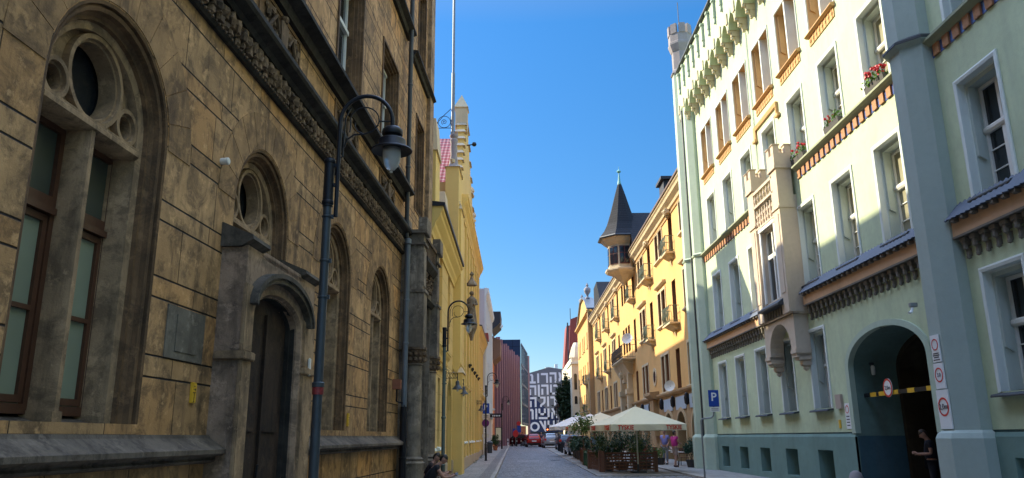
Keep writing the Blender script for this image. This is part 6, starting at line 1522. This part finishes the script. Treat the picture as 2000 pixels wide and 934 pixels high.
bb=empty('litter_bin',(-2.0,66,gz(66)+.12),0,'dark litter bin against the townhouse wall','bin'); mb=MB(); mb.lathe((0,0,0),[(.2,0),(.24,.75),(.26,.8),(.26,.86),(.1,.95)],12); mb.build('body',M['zinc_dark'],bb)
gs=MB(); gs.lathe((0,0,0),[(.2,0),(.19,.35),(.14,.5),(.05,.56)],12); tag(gs.build('guard_stone',M['turret'],None,R1.W(21.45,.22,.1),smooth=50),'small rounded stone post at the left foot of the gate arch','bollard')
"""PEOPLE"""
# ================= people: one skinned body, clothing as children
M['skin']=simple('skin',(.42,.22,.15),.55,var=.08); 
def skinmesh(name,V,E,Rr,mat,parent,sub=1):
    me=bpy.data.meshes.new(name); me.from_pydata(V,E,[]); o=bpy.data.objects.new(name,me); COL.objects.link(o)
    md=o.modifiers.new('s','SKIN'); md.use_smooth_shade=True
    sv=me.skin_vertices[0].data
    for i,r in enumerate(Rr): sv[i].radius=(r,r) if not isinstance(r,tuple) else r; sv[i].use_root=(i==0)
    o.modifiers.new('b','SUBSURF').levels=sub
    dg=bpy.context.evaluated_depsgraph_get(); dg.update(); nm=bpy.data.meshes.new_from_object(o.evaluated_get(dg)); bpy.data.objects.remove(o)
    nm.materials.clear(); nm.materials.append(mat)
    return link(name,nm,parent)
def person(loc,rz,lab,J,shirt,pants,hairc,pl=1.0,shoes=(.05,.05,.05),grp=None,sleeve=.55,leg=1.0):
    """J: joints dict, x=right y=forward z=up"""
    e=empty('person',loc,rz,lab,'person',grp)
    k=['pel','chest','neck','head','ls','le','lw','lh','rs','re','rw','rh','lhip','lk','la','lt','rhip','rk','ra','rt']
    V=[J[a] for a in k]; E=[(0,1),(1,2),(2,3),(1,4),(4,5),(5,6),(6,7),(1,8),(8,9),(9,10),(10,11),(0,12),(12,13),(13,14),(14,15),(0,16),(16,17),(17,18),(18,19)]
    Rr=[.135,.15,.055,.07,.062,.042,.03,.034,.062,.042,.03,.034,.095,.058,.038,.04,.095,.058,.038,.04]
    b=skinmesh('body',V,E,Rr,M['skin'],e)
    # head shape joined to body mesh
    h=Vector(J['head']); f=Vector(J.get('look',(0,1,0))).normalized()
    mb=MB(); mb.ball((0,0,0),.098,14,sx=.82,sy=.98,sz=1.18); 
    rt=f.cross(Vector((0,0,1))).normalized(); up=rt.cross(f)
    X=[(p[0],p[1],p[2]) for p in mb.v]; fc=list(mb.f)
    hm=MB(lambda a,b_,c:tuple(h+rt*a+f*b_+up*c)); hm.add(X,fc); hm.add([(-.014,.09,-.02),(.014,.09,-.02),(0,.125,-.015),(0,.09,.035)],[(0,1,2),(0,2,3),(1,3,2)])
    for s in (-1,1): hm.ball((s*.083,0,-.005),.022,6,sx=.4)
    hm.box(-.025,.025,.088,.095,-.052,-.045)
    hmm=hm.mesh('hd',M['skin'],smooth=True)
    bm=bmesh.new(); bm.from_mesh(b.data); bm.from_mesh(hmm); bm.to_mesh(b.data); bm.free()
    for p in b.data.polygons: p.use_smooth=True
    hr=MB(lambda a,b_,c:tuple(h+rt*a+f*b_+up*c)); 
    P=[(p[0]*1.09,p[1]*1.07-.012,p[2]*1.07+.012) for p in X]; keep=[q for q in fc if all(P[i][2]>.0 or P[i][1]<-.03 for i in q) and sum(P[i][1] for i in q)/len(q)<.07]
    hr.add(P,keep); hr.build('hair',simple('hair_'+str(int(hairc[0]*1000)),hairc,.5) ,e,smooth=True,fix=False)
    for s in (-1,1): 
        ey=MB(lambda a,b_,c:tuple(h+rt*a+f*b_+up*c)); ey.ball((s*.032,.088,.008),.011,6); ey.build('eye',M['black_mark'],e)
    def lerp(a,b_,t): return tuple(Vector(a).lerp(Vector(b_),t))
    sm=simple('shirt_'+lab[:8]+str(len(bpy.data.materials)),shirt,.8,var=.12)
    V=[lerp(J['pel'],J['chest'],-.05),J['chest'],lerp(J['chest'],J['neck'],.75),J['ls'],lerp(J['ls'],J['le'],sleeve),J['rs'],lerp(J['rs'],J['re'],sleeve)]
    skinmesh('shirt',V,[(0,1),(1,2),(1,3),(3,4),(1,5),(5,6)],[.165,.18,.075,.085,.068,.085,.068],sm,e)
    pm_=simple('trousers_'+str(len(bpy.data.materials)),pants,.85,var=.12)
    def legp(hip,kn,an): 
        return [J[hip],lerp(J[hip],J[kn],min(1,pl*2))] if pl<=.5 else [J[hip],J[kn],lerp(J[kn],J[an],(pl-.5)*2)]
    V=[lerp(J['pel'],J['chest'],.12)]; E=[];R2=[.16]
    for a in (('lhip','lk','la'),('rhip','rk','ra')):
        q=legp(*a); p=0
        for i,v in enumerate(q): V.append(v); E.append((p,len(V)-1)); p=len(V)-1; R2.append([.115,.085,.065][i])
    skinmesh('trousers',V,E,R2,pm_,e)
    for a,t in (('la','lt'),('ra','rt')):
        mb=MB(); p,q=Vector(J[a]),Vector(J[t]); mb.tube([tuple(p+(p-q)*.4+Vector((0,0,-.03))),tuple(p+Vector((0,0,-.035))),tuple(q+Vector((0,0,-.005))),tuple(q+(q-p)*.25)],.05,8,rs=[.03,.048,.045,.02]); mb.build('shoe',simple('shoe_'+str(len(bpy.data.materials)),shoes,.6),e,smooth=True)
    # simple five-finger hands
    for w_,hh in (('lw','lh'),('rw','rh')):
        p,q=Vector(J[w_]),Vector(J[hh]); d=(q-p).normalized(); s=d.orthogonal().normalized(); c2=d.cross(s); mb=MB()
        for i,l in enumerate((.06,.072,.068,.055)): o=q+s*(-.027+.018*i); mb.tube([tuple(o),tuple(o+d*l*.5+c2*.008),tuple(o+d*l+c2*.025)],.008,5)
        o=p.lerp(q,.5)+s*-.03; mb.tube([tuple(o),tuple(o-s*.03+d*.03),tuple(o-s*.035+d*.06+c2*.015)],.009,5); mb.build('fingers',M['skin'],e,smooth=True)
    return e
def stand(h=1.72,walk=.0,arm=.15):
    s=h/1.72
    J=dict(pel=(0,0,.93),chest=(0,.01,1.28),neck=(0,.01,1.48),head=(0,.03,1.62),ls=(-.18,0,1.40),le=(-.22,-.02,1.12),lw=(-.22,.08+arm,.95),lh=(-.21,.12+arm,.88),rs=(.18,0,1.40),re=(.22,-.02,1.12),rw=(.22,.08,.90),rh=(.21,.1,.83),
      lhip=(-.09,0,.88),lk=(-.10,walk,.49),la=(-.10,walk*.9,.08),lt=(-.10,walk+.13,.04),rhip=(.09,0,.88),rk=(.10,-walk*.4,.49),ra=(.10,-walk*1.6,.09),rt=(.10,-walk*1.4+.12,.04))
    return {k:tuple(c*s for c in v) for k,v in J.items()}
def at(x,y,dz=.1): return (x,y,gz(y)+dz)
P1=stand(1.70,.10,.25); P1.update(le=(-.23,.08,1.16),lw=(-.12,.30,1.12),lh=(-.06,.36,1.14),re=(.23,.05,1.14),rw=(.14,.28,1.08),rh=(.08,.34,1.1))
person(at(7.85,39.0),R(-60),'person in a magenta shirt and beige shorts standing on the right pavement by the arcade',P1,(.50,.03,.20),(.42,.30,.25),(.04,.025,.02),pl=.46,shoes=(.08,.05,.05))
P2=stand(1.75,.05,.2); person(at(8.0,42.3),R(150),'person in a violet-blue shirt standing behind the person in magenta',P2,(.22,.22,.50),(.25,.24,.26),(.03,.03,.03),pl=.9)
P3=stand(1.72,.05,.1); person(at(4.72,46.6,.06),R(180),'person in a pale blue shirt at the left of the terrace near the young tree',P3,(.30,.42,.72),(.05,.05,.08),(.03,.02,.02))
def sit(seat=.45,lean=.2,arm=0):
    z=seat+.1
    return dict(pel=(0,0,z),chest=(0,lean*.75,z+.33),neck=(0,lean*1.25,z+.51),head=(0,lean*1.5+.05,z+.62),look=(0,1,-.75),ls=(-.18,lean*.95,z+.43),le=(-.22,lean+.16,z+.20),lw=(-.12,lean+.38,z+.22),lh=(-.07,lean+.46,z+.26),rs=(.18,lean*.95,z+.43),re=(.22,lean+.16,z+.18),rw=(.12,lean+.38,z+.20),rh=(.06,lean+.46,z+.25),
     lhip=(-.10,.05,z-.02),lk=(-.14,.46,z+.03),la=(-.13,.44,.10),lt=(-.13,.58,.04),rhip=(.10,.05,z-.02),rk=(.14,.46,z+.03),ra=(.13,.50,.10),rt=(.13,.64,.04))
person(at(6.65,41.3,.06),R(200),'seated person in an orange-red shirt behind the lattice fence under the umbrella',sit(.45,.1),(.50,.08,.04),(.05,.05,.07),(.05,.03,.02))
table(6.1,42.0,'cafe table beside the seated person in the orange-red shirt'); chair(6.65,41.35,R(20),'chair of the seated person in the orange-red shirt')
J=sit(.22,.26); person((L1.W(20.75,.62)[0],L1.W(20.75,.62)[1],.12),-L1.a+R(-78),'bare-armed person in black sitting on the gothic portal step, bent over a phone',J,(.015,.015,.018),(.03,.03,.04),(.02,.014,.01),sleeve=.35,pl=.4,grp='people sitting on the portal step')
J=sit(.26,.16); person((L1.W(21.35,.5)[0],L1.W(21.35,.5)[1],.12),-L1.a+R(-85),'second sitter in dark clothes on the portal step, behind the one with the phone',J,(.03,.018,.018),(.03,.03,.04),(.03,.018,.01),grp='people sitting on the portal step')
ph=MB(); hp=L1.W(20.80,1.42); ph.box(-.035,.035,-.075,.075,0,.009); o=ph.build('phone',M['iron'],None,(hp[0]-.03,hp[1]+.02,.70),R(15),bevel=.003); o.rotation_euler=(R(25),R(20),0); tag(o,'dark phone held by the person sitting on the portal step','phone')
P4=stand(1.70,.0,.2); P4.update(head=(0,.12,1.58),neck=(0,.05,1.47),look=(0,1,-.8),lw=(-.1,.3,1.1),lh=(-.06,.36,1.14),rw=(.1,.3,1.08),rh=(.05,.36,1.12))
g_=R1.W(20.2,-1.2,.0); person(g_,R(60),'person in dark clothes with bowed head standing in the shadow of the gate passage',P4,(.02,.02,.03),(.02,.02,.025),(.06,.04,.03))
P5=stand(1.7,.08); person(at(1.2,112,.02),R(20),'tiny dark figure crossing at the far end left of the parked cars',P5,(.03,.04,.08),(.03,.03,.05),(.02,.02,.02)); person(at(3.55,103,.02),R(180),'tiny person in white trousers walking near the far crossing',stand(1.7,.08),(.04,.05,.12),(.5,.5,.5),(.02,.02,.02))
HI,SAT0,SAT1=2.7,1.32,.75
# ---------- light, sky, camera
d=Vector((12.2,-7.4,-9.3)).normalized()
sl=bpy.data.lights.new('sun','SUN'); sl.energy=3.0; sl.angle=R(.53); sl.color=(1,.90,.66)
so=bpy.data.objects.new('sun',sl); COL.objects.link(so); so.rotation_euler=d.to_track_quat('-Z','Y').to_euler()
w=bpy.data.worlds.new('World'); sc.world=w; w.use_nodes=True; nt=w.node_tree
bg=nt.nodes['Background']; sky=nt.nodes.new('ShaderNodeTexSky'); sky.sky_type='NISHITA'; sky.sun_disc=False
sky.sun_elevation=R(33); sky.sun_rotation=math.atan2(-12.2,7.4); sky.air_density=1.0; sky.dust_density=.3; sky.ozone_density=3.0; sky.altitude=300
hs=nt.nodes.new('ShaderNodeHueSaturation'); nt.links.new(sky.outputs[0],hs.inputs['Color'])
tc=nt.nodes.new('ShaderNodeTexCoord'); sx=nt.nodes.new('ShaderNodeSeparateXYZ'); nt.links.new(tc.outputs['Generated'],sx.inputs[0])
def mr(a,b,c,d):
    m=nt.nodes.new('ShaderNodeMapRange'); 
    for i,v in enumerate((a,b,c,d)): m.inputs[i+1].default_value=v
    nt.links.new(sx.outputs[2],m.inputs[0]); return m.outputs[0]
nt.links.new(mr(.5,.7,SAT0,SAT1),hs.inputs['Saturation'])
v1=mr(.08,.5,.34,.53); v2=mr(.54,.74,0,HI)  # sky dimmed low down; overhead boost added as fill for shaded fronts
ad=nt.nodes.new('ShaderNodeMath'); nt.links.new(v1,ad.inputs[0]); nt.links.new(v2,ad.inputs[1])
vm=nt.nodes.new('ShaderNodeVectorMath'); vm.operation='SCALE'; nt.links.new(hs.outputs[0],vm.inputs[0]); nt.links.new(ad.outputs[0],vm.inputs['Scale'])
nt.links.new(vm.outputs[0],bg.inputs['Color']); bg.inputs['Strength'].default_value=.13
cam=bpy.data.cameras.new('camera'); co=bpy.data.objects.new('camera',cam); COL.objects.link(co)
cam.sensor_width=36; cam.lens=1506.58/2000*36; cam.clip_start=.05; cam.clip_end=2000
t_,r_=R(14.4185),R(-.5385)
F_=Vector((0,math.cos(t_),math.sin(t_))); U0=Vector((0,-math.sin(t_),math.cos(t_))); X0=Vector((1,0,0))
X_=X0*math.cos(r_)+U0*math.sin(r_); U_=-X0*math.sin(r_)+U0*math.cos(r_)
mw=Matrix.Identity(4)
for i in range(3): mw[i][0]=X_[i]; mw[i][1]=U_[i]; mw[i][2]=-F_[i]
mw[2][3]=1.6; co.matrix_world=mw
sc.camera=co
sc.view_settings.view_transform='Standard'; sc.view_settings.look='None'; sc.view_settings.exposure=1.7; sc.view_settings.gamma=1
sc.render.engine='CYCLES'
